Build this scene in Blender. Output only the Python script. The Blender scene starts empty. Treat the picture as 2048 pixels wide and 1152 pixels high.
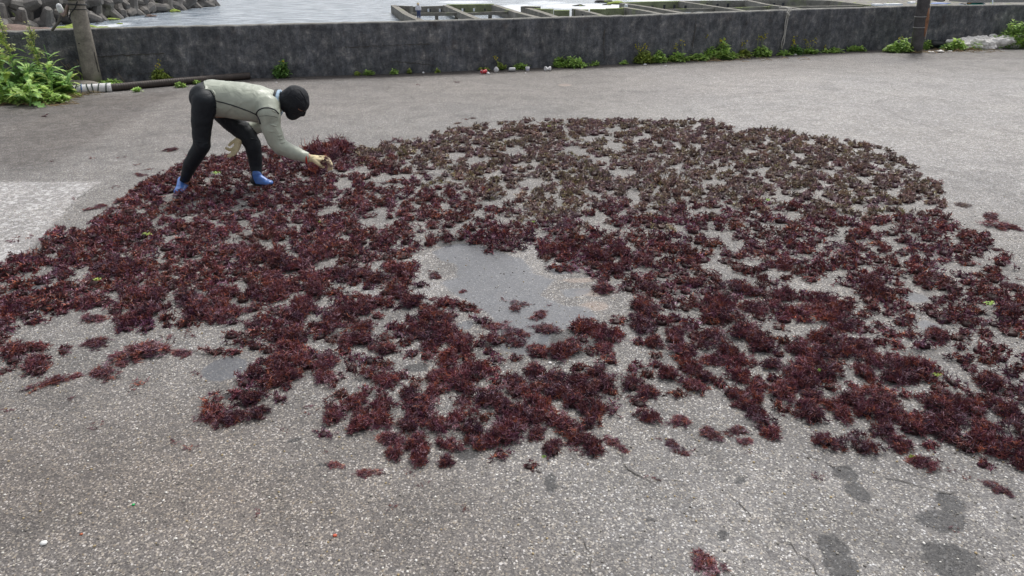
import bpy, bmesh, math, random
import numpy as np
from mathutils import Vector, Matrix, noise as mnoise
from mathutils.bvhtree import BVHTree
A = np.array
rad = math.radians
scn = bpy.context.scene
COL = scn.collection

# ------------------------------------------------------------ camera
CH, CF, CP, CR = 1.9, 1480.0, rad(24), rad(.45)
FW = A([0, math.cos(CP), -math.sin(CP)])
DN = A([0, -math.sin(CP), -math.cos(CP)])
RT = A([1.0, 0, 0])
def ray(x, y):
    u, v = (x-1024)/CF, (y-576)/CF
    u, v = u*math.cos(CR)-v*math.sin(CR), u*math.sin(CR)+v*math.cos(CR)
    return FW+RT*u+DN*v
def G(x, y, z=0.0):                       # photo measurement -> point on the level z
    d = ray(x, y); return A([0, 0, CH])+d*((z-CH)/d[2])
def W(x, y, Y):                           # photo measurement -> point at distance Y
    d = ray(x, y); return A([0, 0, CH])+d*(Y/d[1])
def to_px(P):                             # N x 3 -> N x 2
    P = np.atleast_2d(P)-A([0, 0, CH])
    f = P@FW; u = P@RT/f; v = P@DN/f
    uu = u*math.cos(CR)+v*math.sin(CR); vv = -u*math.sin(CR)+v*math.cos(CR)
    return np.stack([1024+uu*CF, 576+vv*CF], 1)
cam = bpy.data.cameras.new('camera'); cam.lens = CF/2048*36; cam.sensor_width = 36
cam.clip_start = .05; cam.clip_end = 6000
co = bpy.data.objects.new('camera', cam); COL.objects.link(co); scn.camera = co
ir = RT*math.cos(CR)+DN*math.sin(CR); idn = -RT*math.sin(CR)+DN*math.cos(CR)
co.matrix_world = Matrix(((ir[0], -idn[0], -FW[0], 0), (ir[1], -idn[1], -FW[1], 0), (ir[2], -idn[2], -FW[2], CH), (0, 0, 0, 1)))

# ------------------------------------------------------------ light
SUN_EL, SUN_AZ = rad(58), rad(25)       # azimuth from +Y towards +X
w = bpy.data.worlds.new('World'); scn.world = w; w.use_nodes = True
nt = w.node_tree; bg = nt.nodes['Background']
sky = nt.nodes.new('ShaderNodeTexSky'); sky.sky_type = 'NISHITA'; sky.sun_disc = False
sky.sun_elevation = SUN_EL; sky.sun_rotation = SUN_AZ; sky.dust_density = 4; sky.air_density = 1.0; sky.ozone_density = 1
hs = nt.nodes.new('ShaderNodeHueSaturation'); hs.inputs['Saturation'].default_value = .22
nt.links.new(sky.outputs[0], hs.inputs['Color']); nt.links.new(hs.outputs[0], bg.inputs['Color'])
bg.inputs['Strength'].default_value = .14
sl = bpy.data.lights.new('sun', 'SUN'); sl.energy = 1.5; sl.angle = rad(10); sl.color = (1, .965, .91)
so = bpy.data.objects.new('sun', sl); COL.objects.link(so)
sd = Vector((math.sin(SUN_AZ)*math.cos(SUN_EL), math.cos(SUN_AZ)*math.cos(SUN_EL), math.sin(SUN_EL)))
so.rotation_euler = sd.to_track_quat('Z', 'Y').to_euler()
scn.view_settings.view_transform = 'Standard'; scn.view_settings.look = 'None'
scn.view_settings.exposure = .35; scn.view_settings.gamma = 1

# ------------------------------------------------------------ helpers
def tag(o, label=None, cat=None, group=None, kind=None):
    for k, v in (('label', label), ('category', cat), ('group', group), ('kind', kind)):
        if v: o[k] = v
    return o
def empty(name, loc, label, cat, group=None):
    o = bpy.data.objects.new(name, None); COL.objects.link(o); o.location = loc
    o.empty_display_size = .1
    return tag(o, label, cat, group)
def link(name, me, mat=None, parent=None, loc=None):
    """world-space mesh; when parented to an empty its vertices keep their world place"""
    if mat is not None and not me.materials:
        for m in (mat if isinstance(mat, (list, tuple)) else [mat]): me.materials.append(m)
    o = bpy.data.objects.new(name, me); COL.objects.link(o)
    if loc is not None: o.location = loc
    if parent is not None:
        o.parent = parent
        if loc is None:
            l = A([0., 0, 0]); p = parent
            while p is not None: l = l+A(p.location); p = p.parent
            o.location = tuple(-l)
    return o
def mesh(name, V, F, smooth=False, cols=None):
    me = bpy.data.meshes.new(name); V = np.asarray(V, float)
    if isinstance(F, np.ndarray):
        n, k = F.shape
        me.vertices.add(len(V)); me.vertices.foreach_set('co', V.astype(np.float32).ravel())
        me.loops.add(n*k); me.loops.foreach_set('vertex_index', F.astype(np.int32).ravel())
        me.polygons.add(n); me.polygons.foreach_set('loop_start', (np.arange(n)*k).astype(np.int32))
        me.update(calc_edges=True)
    else:
        me.from_pydata([tuple(v) for v in V], [], [tuple(f) for f in F])
    if cols is not None:
        ca = me.color_attributes.new('tint', 'FLOAT_COLOR', 'POINT')
        c4 = np.ones((len(V), 4), np.float32); c4[:, :3] = cols; ca.data.foreach_set('color', c4.ravel())
    if smooth: me.polygons.foreach_set('use_smooth', [True]*len(me.polygons))
    me.validate(); me.update()
    return me
class MB:
    def __init__(s): s.V = []; s.F = []
    def add(s, V, F):
        n = len(s.V); s.V += [tuple(v) for v in V]; s.F += [tuple(i+n for i in f) for f in F]; return s
    def box(s, c, d, rz=0, up=0):
        ca, sa = math.cos(rz), math.sin(rz); V = []
        for x in (-1, 1):
            for y in (-1, 1):
                for z in (-1, 1):
                    a, b = x*d[0]/2, y*d[1]/2
                    V.append((c[0]+a*ca-b*sa, c[1]+a*sa+b*ca, c[2]+z*d[2]/2))
        return s.add(V, [(0, 1, 3, 2), (4, 6, 7, 5), (0, 4, 5, 1), (2, 3, 7, 6), (0, 2, 6, 4), (1, 5, 7, 3)])
    def tube(s, P, r, n=8, cap=True):
        P = [Vector(p) for p in P]; R = r if hasattr(r, '__len__') else [r]*len(P)
        V = []; up = Vector((0, 0, 1)); X = None
        for i, p in enumerate(P):
            t = (P[min(i+1, len(P)-1)]-P[max(i-1, 0)]).normalized()
            if X is None:
                X = t.cross(up if abs(t.z) < .9 else Vector((1, 0, 0))).normalized()
            X = (X-t*X.dot(t)).normalized(); Y = t.cross(X)
            for k in range(n):
                a = 2*math.pi*k/n; V.append(p+(X*math.cos(a)+Y*math.sin(a))*R[i])
        F = [(i*n+k, i*n+(k+1) % n, (i+1)*n+(k+1) % n, (i+1)*n+k) for i in range(len(P)-1) for k in range(n)]
        if cap: F += [tuple(range(n))[::-1], tuple((len(P)-1)*n+k for k in range(n))]
        return s.add(V, F)
    def mesh(s, name, smooth=False): return mesh(name, s.V, s.F, smooth)
def prism_between(p, q, width, z0, z1):
    """a straight wall piece from p to q (xy), width, from z0 to z1"""
    p, q = A(p[:2], float), A(q[:2], float); d = (q-p)/np.linalg.norm(q-p); n = A([-d[1], d[0]])*width/2
    c = [p-n, q-n, q+n, p+n]
    V = [(a[0], a[1], z) for z in (z0, z1) for a in c]
    return V, [(0, 3, 2, 1), (4, 5, 6, 7), (0, 1, 5, 4), (1, 2, 6, 5), (2, 3, 7, 6), (3, 0, 4, 7)]
def resample(P, step):
    P = np.asarray(P, float); d = np.r_[0, np.cumsum(np.linalg.norm(np.diff(P, axis=0), axis=1))]
    n = max(2, int(d[-1]/step)+1); t = np.linspace(0, d[-1], n)
    return np.stack([np.interp(t, d, P[:, k]) for k in range(P.shape[1])], 1)
def poly_sd(X, Y, poly):
    """signed distance to a polygon, negative inside"""
    poly = np.asarray(poly, float); d = np.full(X.shape, 1e9); ins = np.zeros(X.shape, bool)
    for i in range(len(poly)):
        a, b = poly[i], poly[(i+1) % len(poly)]; e = b-a
        t = np.clip(((X-a[0])*e[0]+(Y-a[1])*e[1])/(e@e+1e-12), 0, 1)
        d = np.minimum(d, np.hypot(X-a[0]-t*e[0], Y-a[1]-t*e[1]))
        c = ((a[1] > Y) != (b[1] > Y)) & (X < (b[0]-a[0])*(Y-a[1])/(b[1]-a[1]+1e-12)+a[0])
        ins ^= c
    return np.where(ins, -d, d)
def gpoly(pts, z=0.0): return [G(x, y, z)[:2] for x, y in pts]
_ico = {}
def ico(sub):
    if sub not in _ico:
        bm = bmesh.new(); bmesh.ops.create_icosphere(bm, subdivisions=sub, radius=1)
        _ico[sub] = (A([v.co[:] for v in bm.verts]), A([[v.index for v in f.verts] for f in bm.faces])); bm.free()
    return _ico[sub]
def rock_mesh(name, size, seed, rough=.35, sub=3):
    V, F = ico(sub); off = Vector((seed*7.3, seed*3.1, seed*1.7)); out = []
    for v in V:
        n = mnoise.noise(Vector(v)*1.3+off)*rough+mnoise.noise(Vector(v)*3.5+off)*rough*.35
        out.append(v*(1+n)*A(size))
    return mesh(name, out, F, False)

# ------------------------------------------------------------ materials
class NT:
    def __init__(s, name, rough=.7, base=(.5, .5, .5), metal=0, spec=.5):
        s.m = bpy.data.materials.new(name); s.m.use_nodes = True; s.t = s.m.node_tree
        s.b = s.t.nodes['Principled BSDF']; s.b.inputs['Roughness'].default_value = rough
        s.b.inputs['Base Color'].default_value = (*base, 1); s.b.inputs['Metallic'].default_value = metal
        s.b.inputs['Specular IOR Level'].default_value = spec; s._c = None
    def n(s, t, **k):
        x = s.t.nodes.new('ShaderNode'+t)
        for a, b in k.items(): setattr(x, a, b)
        return x
    def l(s, a, b): s.t.links.new(a, b)
    def set(s, sock, v):
        if isinstance(v, bpy.types.NodeSocket): s.l(v, sock)
        elif isinstance(v, (tuple, list)) and sock.type == 'RGBA': sock.default_value = (*v, 1) if len(v) == 3 else v
        else: sock.default_value = v
    def co(s, scale=(1, 1, 1)):
        if s._c is None: s._c = s.n('TexCoord').outputs['Object']
        m = s.n('Mapping'); s.l(s._c, m.inputs[0]); m.inputs['Scale'].default_value = scale; return m.outputs[0]
    def geo(s, out): return s.n('NewGeometry').outputs[out]
    def noise(s, scale, detail=4, rough=.55, vec=None, dist=0):
        x = s.n('TexNoise'); s.l(vec or s.co(), x.inputs['Vector']); x.inputs['Scale'].default_value = scale
        x.inputs['Detail'].default_value = detail; x.inputs['Roughness'].default_value = rough; x.inputs['Distortion'].default_value = dist
        return x.outputs['Fac']
    def vor(s, scale, out='Distance', feature='F1', vec=None, rnd=1):
        x = s.n('TexVoronoi', feature=feature); s.l(vec or s.co(), x.inputs['Vector']); x.inputs['Scale'].default_value = scale
        x.inputs['Randomness'].default_value = rnd
        return x.outputs[out]
    def ramp(s, fac, pts, interp='LINEAR'):
        r = s.n('ValToRGB'); s.l(fac, r.inputs[0]); e = r.color_ramp; e.interpolation = interp
        while len(e.elements) < len(pts): e.elements.new(.5)
        for el, (p, c) in zip(e.elements, pts):
            el.position = p; el.color = (c, c, c, 1) if not hasattr(c, '__len__') else (*c, 1)
        return r.outputs[0]
    def math(s, op, a, b=0.0, c=None, clamp=False):
        x = s.n('Math', operation=op, use_clamp=clamp); s.set(x.inputs[0], a); s.set(x.inputs[1], b)
        if c is not None: s.set(x.inputs[2], c)
        return x.outputs[0]
    def mix(s, fac, a, b, mode='MIX'):
        x = s.n('Mix', data_type='RGBA', blend_type=mode); s.set(x.inputs[0], fac); s.set(x.inputs[6], a); s.set(x.inputs[7], b)
        return x.outputs[2]
    def attr(s, name, out='Fac'): return s.n('Attribute', attribute_name=name).outputs[out]
    def bump(s, h, strength=.5, dist=.01, normal=None):
        b = s.n('Bump'); s.l(h, b.inputs['Height']); s.set(b.inputs['Strength'], strength); b.inputs['Distance'].default_value = dist
        if normal is not None: s.l(normal, b.inputs['Normal'])
        return b.outputs[0]
    def done(s, color=None, rough=None, normal=None):
        if color is not None: s.set(s.b.inputs['Base Color'], color)
        if rough is not None: s.set(s.b.inputs['Roughness'], rough)
        if normal is not None: s.l(normal, s.b.inputs['Normal'])
        return s.m
def simple(name, base, rough=.6, var=.25, scale=30, bump=.2, bd=.004, metal=0, spec=.5):
    t = NT(name, rough, base, metal, spec); n = t.noise(scale)
    lo = tuple(c*(1-var) for c in base); hi = tuple(min(1, c*(1+var)) for c in base)
    return t.done(t.ramp(n, [(.3, lo), (.7, hi)]), None, t.bump(n, bump, bd))

def mat_ground():
    t = NT('weathered_pavement', .75)
    vd = t.vor(88, 'Color'); ve = t.vor(88, 'Distance'); sep = t.n('SeparateColor'); t.l(vd, sep.inputs[0])
    vf = t.vor(150, 'Color'); sepf = t.n('SeparateColor'); t.l(vf, sepf.inputs[0])
    stone = t.ramp(sep.outputs[0], [(0, (.13, .12, .11)), (.25, (.20, .185, .172)), (.45, (.27, .245, .225)), (.58, (.19, .18, .17)), (.72, (.36, .30, .22)), (.80, (.30, .285, .27)), (.92, (.48, .46, .43)), (1, (.72, .71, .68))])
    fine = t.ramp(sepf.outputs[1], [(0, (.10, .092, .088)), (.45, (.175, .165, .155)), (.8, (.27, .25, .22)), (.92, (.45, .41, .34)), (1, (.70, .68, .64))])
    inst = t.ramp(ve, [(.25, 1), (.55, 0)])                         # stone core against cement
    has = t.ramp(sep.outputs[2], [(.5, 0), (.56, 1)])
    m = t.math('MULTIPLY', inst, has)
    c = t.mix(m, fine, stone)
    grit = t.noise(260, 2, .6); c = t.mix(.5, c, t.ramp(grit, [(.3, .38), (.65, 1.12)]), 'MULTIPLY')
    c = t.mix(.8, c, t.ramp(t.vor(30), [(.05, .35), (.16, 1.0)]), 'MULTIPLY')
    big = t.noise(.55, 5, .6); mid = t.noise(3.2, 5, .65); st = t.noise(1.2, 4, .6, t.co((1, 3.2, 1)))
    c = t.mix(.5, c, t.ramp(big, [(.3, (.70, .71, .74)), (.7, (1.12, 1.1, 1.06))]), 'MULTIPLY')
    c = t.mix(.6, c, t.ramp(mid, [(.3, .74), (.65, 1.12)]), 'MULTIPLY')
    c = t.mix(.3, c, t.ramp(st, [(.35, .8), (.65, 1.12)]), 'MULTIPLY')
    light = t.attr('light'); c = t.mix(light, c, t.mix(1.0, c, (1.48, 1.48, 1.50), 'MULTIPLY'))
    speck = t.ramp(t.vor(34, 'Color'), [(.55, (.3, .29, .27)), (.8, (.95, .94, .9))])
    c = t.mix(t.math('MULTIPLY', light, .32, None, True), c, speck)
    brown = t.attr('brown'); c = t.mix(t.math('MULTIPLY', brown, .75), c, t.mix(1.0, c, (.80, .69, .60), 'MULTIPLY'))
    dirt = t.attr('dirt')
    dn = t.ramp(t.math('ADD', dirt, t.math('MULTIPLY', t.math('SUBTRACT', t.noise(7, 5, .7), .5), 1.1)), [(.35, 0), (.75, 1)])
    c = t.mix(t.math('MULTIPLY', dn, .8), c, t.mix(1.0, c, (.42, .38, .36), 'MULTIPLY'))
    tn = t.math('SUBTRACT', t.noise(9, 5, .65), .5)
    damp = t.ramp(t.math('ADD', t.attr('damp'), t.math('MULTIPLY', tn, 1.1)), [(.42, 0), (.56, 1)])
    c = t.mix(t.math('MULTIPLY', damp, 1.0), c, t.mix(1.0, c, (.27, .275, .29), 'MULTIPLY'))
    pud = t.ramp(t.math('ADD', t.attr('puddle'), t.math('MULTIPLY', tn, .55)), [(.40, 0), (.60, 1)])
    rust = t.ramp(t.math('ADD', t.attr('rust'), t.math('MULTIPLY', tn, .7)), [(.35, 0), (.8, 1)])
    c = t.mix(t.math('MULTIPLY', rust, .40), c, (.42, .32, .25))
    c = t.mix(t.math('MULTIPLY', pud, .86), c, t.mix(.40, (.105, .112, .125), t.mix(1.0, c, (.55, .56, .58), 'MULTIPLY')))
    c = t.mix(1.0, c, (.97, .985, 1.045), 'MULTIPLY')
    c = t.mix(.55, c, t.ramp(t.noise(1.7, 7, .72, None, 1.0), [(.36, .60), (.5, 1.0), (.7, 1.15)]), 'MULTIPLY')
    rough = t.math('SUBTRACT', .72, t.math('MULTIPLY', pud, .40)); rough = t.math('SUBTRACT', rough, t.math('MULTIPLY', damp, .15))
    h = t.math('ADD', t.math('MULTIPLY', m, .7), t.math('ADD', t.math('MULTIPLY', grit, .5), t.math('MULTIPLY', t.math('SUBTRACT', 1.0, t.vor(125)), .5)))
    bs = t.math('SUBTRACT', .62, t.math('MULTIPLY', pud, .42))
    n1 = t.bump(h, bs, .006); n2 = t.bump(mid, .25, .03, n1)
    return t.done(c, rough, n2)
def mat_wall():
    t = NT('black_stained_concrete', .85)
    g = t.noise(6, 8, .75); s1 = t.noise(2.2, 6, .7, t.co((1.6, 1.6, .35))); s2 = t.noise(14, 5, .7, t.co((1, 1, .25))); f = t.noise(60, 4, .7)
    c = t.ramp(g, [(.34, (.055, .060, .070)), (.46, (.110, .116, .130)), (.57, (.170, .172, .182)), (.69, (.36, .35, .34))])
    c = t.mix(.7, c, t.ramp(s1, [(.35, .60), (.55, .98), (.72, 1.55)]), 'MULTIPLY')
    c = t.mix(.7, c, t.ramp(s2, [(.35, .55), (.6, 1.1), (.75, 1.9)]), 'MULTIPLY')
    c = t.mix(.6, c, t.ramp(f, [(.35, .45), (.7, 1.7)]), 'MULTIPLY')
    chips = t.ramp(t.noise(13, 8, .85, t.co((1, 1, .7)), .6), [(.60, 0), (.66, 1)])
    c = t.mix(t.math('MULTIPLY', chips, .8), c, (.34, .33, .31))
    rusty = t.ramp(t.noise(3.1, 4, .6), [(.6, 0), (.75, 1)]); c = t.mix(t.math('MULTIPLY', rusty, .3), c, (.085, .050, .036))
    wash = t.ramp(t.math('ADD', t.attr('wash'), t.math('MULTIPLY', t.math('SUBTRACT', g, .5), 1.4)), [(.4, 0), (.8, 1)])
    c = t.mix(t.math('MULTIPLY', wash, .6), c, (.30, .28, .26))
    sx = t.n('SeparateXYZ'); t.l(t.geo('Normal'), sx.inputs[0])
    up = t.ramp(sx.outputs[2], [(.55, 0), (.9, 1)])
    c = t.mix(t.math('MULTIPLY', up, .9), c, t.ramp(f, [(.35, (.12, .118, .105)), (.7, (.32, .31, .28))]))
    pz = t.n('SeparateXYZ'); t.l(t.geo('Position'), pz.inputs[0])
    h = t.math('ADD', t.math('MULTIPLY', g, 1.2), t.math('ADD', t.math('MULTIPLY', f, .5), t.math('MULTIPLY', chips, -.5)))
    return t.done(c, None, t.bump(h, .8, .02))
def mat_concrete(name, base, green=0.0, scale=1.0, zlo=None):
    t = NT(name, .85); n = t.noise(1.3*scale, 6, .7); f = t.noise(9*scale, 5, .7)
    c = t.ramp(n, [(.3, tuple(x*.55 for x in base)), (.7, tuple(min(1, x*1.35) for x in base))])
    c = t.mix(.6, c, t.ramp(f, [(.3, .6), (.7, 1.3)]), 'MULTIPLY')
    if zlo is not None:     # tide line: wet dark weed below a height
        pz = t.n('SeparateXYZ'); t.l(t.geo('Position'), pz.inputs[0])
        z = t.math('ADD', pz.outputs[2], t.math('MULTIPLY', n, .8))
        wet = t.n('MapRange'); t.l(z, wet.inputs[0]); wet.inputs[1].default_value = zlo+.9; wet.inputs[2].default_value = zlo; 
        c = t.mix(t.math('MULTIPLY', wet.outputs[0], .85), c, (.035, .036, .032))
    if green > 0:
        sx = t.n('SeparateXYZ'); t.l(t.geo('Normal'), sx.inputs[0])
        up = t.math('MULTIPLY', t.ramp(sx.outputs[2], [(.2, .25), (.8, 1)]), t.ramp(t.noise(.5*scale, 4, .6), [(.62-green*.4, 0), (.72-green*.35, 1)]))
        c = t.mix(up, c, t.ramp(f, [(.3, (.15, .22, .03)), (.7, (.30, .38, .06))]))
    return t.done(c, None, t.bump(f, .5, .05/scale))
def mat_algae(name, lo, hi):
    t = NT(name, .55, spec=.3); oi = t.n('ObjectInfo')
    c = t.attr('tint', 'Color')
    c = t.mix(1.0, c, t.ramp(oi.outputs['Random'], [(0, lo), (1, hi)]), 'MULTIPLY')
    t.b.inputs['Subsurface Weight'].default_value = 0
    return t.done(c)
def mat_leaf(name, base, rough=.5):
    t = NT(name, rough, spec=.35); oi = t.n('ObjectInfo')
    n = t.noise(8, 3); c = t.ramp(n, [(.3, tuple(x*.6 for x in base)), (.7, tuple(x*1.4 for x in base))])
    c = t.mix(.8, c, t.ramp(t.geo('Random Per Island'), [(0, (.62, .66, .6)), (.6, (1, 1, 1)), (1, (1.5, 1.3, 1.0))]), 'MULTIPLY')
    t.b.inputs['Transmission Weight'].default_value = 0
    tr = t.n('BsdfTranslucent'); t.l(c, tr.inputs[0]); mx = t.n('MixShader'); mx.inputs[0].default_value = .3
    t.l(c, t.b.inputs['Base Color']); t.l(t.b.outputs[0], mx.inputs[1]); t.l(tr.outputs[0], mx.inputs[2])
    t.l(mx.outputs[0], t.t.nodes['Material Output'].inputs[0])
    return t.m
def mat_sea():
    t = NT('sea_water', .12, spec=.5)
    a = t.noise(.5, 6, .62, t.co((.55, 1.5, 1)), .4); b = t.noise(2.6, 5, .65, t.co((.6, 1.3, 1)))
    foam = t.math('ADD', t.attr('foam'), t.math('MULTIPLY', t.math('SUBTRACT', t.noise(.9, 7, .75, t.co((.6, 1.6, 1)), 1.2), .5), 1.5))
    fm = t.ramp(foam, [(.52, 0), (.80, 1)])
    c = t.mix(fm, t.ramp(a, [(.40, (.13, .175, .225)), (.5, (.28, .33, .385)), (.60, (.48, .53, .585))]), (.64, .67, .70))  # pale sky sheen and wave light and shade are put into this colour
    r = t.math('ADD', .16, t.math('MULTIPLY', fm, .6))
    h = t.math('ADD', a, t.math('MULTIPLY', b, .22))
    return t.done(c, r, t.bump(h, .8, .35))
M = {}
M['ground'] = mat_ground(); M['wall'] = mat_wall(); M['sea'] = mat_sea()
M['basin'] = mat_concrete('tidal_basin_concrete', (.20, .19, .165), .12, .5, -6.1)
M['basin_green'] = mat_concrete('algae_topped_concrete', (.19, .185, .15), .95, .5, -6.2)
M['tetrapod'] = mat_concrete('grey_cast_concrete', (.17, .160, .150), 0, .6, -6.1)
M['rock'] = mat_concrete('brown_shore_rock', (.17, .12, .10), 0, .6, -6.2)
M['rock_black'] = mat_concrete('black_wet_rock', (.035, .034, .036), .1, .6)
M['rock_green'] = mat_concrete('green_algae_rock', (.15, .14, .09), 1.4, .8)
M['pole'] = mat_concrete('pole_concrete', (.235, .215, .185), 0, 6)
M['algae'] = mat_algae('dried_red_seaweed', (.78, .74, .78), (1.35, 1.15, 1.1))
M['leaf'] = mat_leaf('green_leaf', (.37, .55, .16)); M['leaf_dark'] = mat_leaf('deep_green_leaf', (.21, .38, .12))
M['leaf_yellow'] = mat_leaf('yellow_green_leaf', (.34, .43, .11)); M['straw'] = mat_leaf('dry_straw', (.34, .26, .15))
M['flower'] = mat_leaf('yellow_flower', (.50, .46, .05)); M['seed'] = mat_leaf('pale_green_seed', (.55, .62, .24))
M['crack'] = simple('crack_dark', (.075, .070, .064), .95)  # flat dark strips laid on the surface in place of grooves
M['black'] = simple('black_cord', (.02, .02, .022), .6)

# ------------------------------------------------------------ seawall line
wall_px = [(0, 182), (200, 166), (430, 160), (620, 152), (780, 149), (1024, 139), (1280, 125), (1400, 120), (1536, 112), (1700, 101), (1835, 97), (2048, 93)]
wl = A([G(x, y)[:2] for x, y in wall_px])
wl[:, 1] = np.convolve(np.r_[wl[0, 1]-.2, wl[:, 1], wl[-1, 1]+.3], [.15, .7, .15], 'valid')
wl = np.vstack([[-30, wl[0, 1]-9], [-14, wl[0, 1]-1.9], wl, [20, wl[-1, 1]+1.1], [40, wl[-1, 1]+4]])
def wallY(x): return np.interp(x, wl[:, 0], wl[:, 1])
WH = .89

# ------------------------------------------------------------ ground
xs = np.r_[-40, -30, -22, -17, -14, -12, np.arange(-10.6, 13.2, .05), 14.5, 17, 21, 27, 34, 40]
t_ = np.linspace(0, 1, 300); ys = 1.3*(16.9/1.3)**(t_*.55+.45*t_**1.0) if False else 1.3+15.7*(.45*t_+.55*t_**2)
us = np.r_[(A([-60, -30, -12, -4, -1, .5])), ys]/17.0
XX, UU = np.meshgrid(xs, us)
WY = wallY(XX)+.12
YY = np.where(UU > 0, UU*WY, UU*17)
nx, ny = len(xs), len(us)
V = np.stack([XX.ravel(), YY.ravel(), np.zeros(XX.size)], 1)
ii = (np.arange(ny-1)[:, None]*nx+np.arange(nx-1)[None]).ravel()
F = np.stack([ii, ii+1, ii+nx+1, ii+nx], 1)
gm = mesh('ground', V, F)
def addattr(me, name, arr):
    a = me.attributes.new(name, 'FLOAT', 'POINT'); a.data.foreach_set('value', arr.astype(np.float32).ravel())
gx, gy = V[:, 0], V[:, 1]
def field(polys, soft):
    r = np.zeros(len(gx))
    for p in polys: r = np.maximum(r, np.clip(.5-poly_sd(gx, gy, gpoly(p))/soft, 0, 1))
    return r
def blobs(L, soft=.6):
    r = np.zeros(len(gx))
    for (cx, cy, rx, ry) in L:
        c = G(cx, cy)[:2]; ex = abs(G(cx+rx, cy)[0]-c[0]); ey = abs(G(cx, cy-ry)[1]-c[1])
        d = np.hypot((gx-c[0])/ex, (gy-c[1])/ey); r = np.maximum(r, np.clip(1-(d-1)/soft-.5, 0, 1))
    return r
puddle = field([[(862, 505), (905, 488), (950, 488), (1010, 506), (1048, 520), (1068, 548), (1110, 560), (1080, 590), (1130, 612), (1180, 615), (1195, 640), (1150, 655), (1105, 668), (1090, 700), (1045, 715), (1005, 700), (1000, 660), (985, 635), (950, 610), (905, 585), (880, 566), (915, 553), (912, 528), (880, 520)],
                [(1120, 578), (1185, 576), (1175, 590), (1130, 596)], [(1090, 535), (1150, 520), (1160, 545), (1110, 550)]], .12)
puddle = np.maximum(puddle, blobs([(450, 737, 42, 24), (1830, 595, 24, 10), (1860, 652, 20, 12), (62, 580, 18, 9), (930, 650, 14, 10)]))
damp = blobs([(1690, 948, 22, 20), (1712, 985, 20, 26), (1662, 1092, 34, 30), (1680, 1130, 36, 30), (1900, 1005, 28, 22), (1880, 1042, 50, 24), (1895, 1120, 60, 40), (1452, 1070, 20, 12),
              (1100, 968, 16, 22), (832, 735, 30, 9), (935, 905, 26, 18), (1115, 480, 32, 14), (905, 484, 40, 10), (1305, 1040, 14, 9), (890, 765, 18, 8), (1130, 690, 60, 30),
              (480, 790, 30, 12), (660, 930, 26, 8), (1480, 960, 20, 6), (590, 880, 12, 5), (245, 430, 26, 10)], .8)*.9
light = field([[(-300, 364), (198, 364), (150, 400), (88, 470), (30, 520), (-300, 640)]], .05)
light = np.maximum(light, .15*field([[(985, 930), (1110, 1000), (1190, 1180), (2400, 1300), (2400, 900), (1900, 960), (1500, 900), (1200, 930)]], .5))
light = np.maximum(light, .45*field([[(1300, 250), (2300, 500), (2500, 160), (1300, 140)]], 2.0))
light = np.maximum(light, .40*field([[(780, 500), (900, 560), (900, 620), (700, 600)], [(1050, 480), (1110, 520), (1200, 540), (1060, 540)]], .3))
brown = np.maximum(.8*field([[(-400, 800), (500, 800), (900, 1000), (1050, 1200), (-400, 1200)]], 1.0), .25*field([[(0, 200), (900, 150), (1700, 120), (1500, 190), (700, 230), (0, 330)]], 1.5))
dw = wallY(gx)-gy
dirt = np.clip(1-dw/1.05, 0, 1)*1.1
dirt = np.maximum(dirt, .36*field([[(-300, 160), (700, 140), (520, 200), (420, 300), (300, 370), (-300, 380)]], 1.2))
dirt = np.maximum(dirt, .66*field([[(-200, 200), (250, 185), (420, 172), (330, 215), (200, 300), (100, 350), (-200, 340)]], .8))
dirt = np.maximum(dirt, .5*field([[(1700, 104), (2200, 100), (2200, 118), (1850, 122)]], .3))
rust = blobs([(1185, 585, 40, 8), (1190, 612, 30, 10), (1160, 560, 40, 5), (1130, 170, 14, 3)], .8)
for n_, a_ in (('puddle', puddle), ('damp', damp), ('light', light), ('brown', brown), ('dirt', dirt), ('rust', rust)): addattr(gm, n_, a_)
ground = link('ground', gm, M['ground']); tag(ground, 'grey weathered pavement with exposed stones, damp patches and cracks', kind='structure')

# loose grit: real little stones on the pavement near the camera
rng = np.random.default_rng(3)
def grit():
    V0, F0 = ico(1); n = 9000
    y = 1.55+rng.random(n)**1.3*4.6; x = (rng.random(n)-.5)*2*(y*.78+.4); s = .0016+.0042*rng.random(n)**2.2
    Vs = []; Fs = []; Cs = []
    ang = rng.random(n)*6.28; ca, sa = np.cos(ang), np.sin(ang)
    ex = .7+rng.random(n)*.8; 
    B = V0[None]*np.stack([s*ex, s, s*.6], 1)[:, None]
    P = np.stack([B[..., 0]*ca[:, None]-B[..., 1]*sa[:, None]+x[:, None], B[..., 0]*sa[:, None]+B[..., 1]*ca[:, None]+y[:, None], B[..., 2]+s[:, None]*.35], 2)
    F_ = (F0[None]+(np.arange(n)*len(V0))[:, None, None]).reshape(-1, 3)
    pal = A([(.42, .39, .33), (.6, .58, .53), (.2, .19, .17), (.75, .73, .69), (.35, .27, .15), (.30, .28, .25), (.12, .11, .10)])
    c = pal[rng.integers(0, len(pal), n)]; C_ = np.repeat(c, len(V0), 0)
    return mesh('grit', P.reshape(-1, 3), F_, False, C_)
tg = NT('loose_grit_stone', .7); M['grit'] = tg.done(tg.attr('tint', 'Color'))
tag(link('grit', grit(), M['grit']), 'tiny loose pale and dark stones scattered over the pavement', 'grit', kind='stuff')
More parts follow.
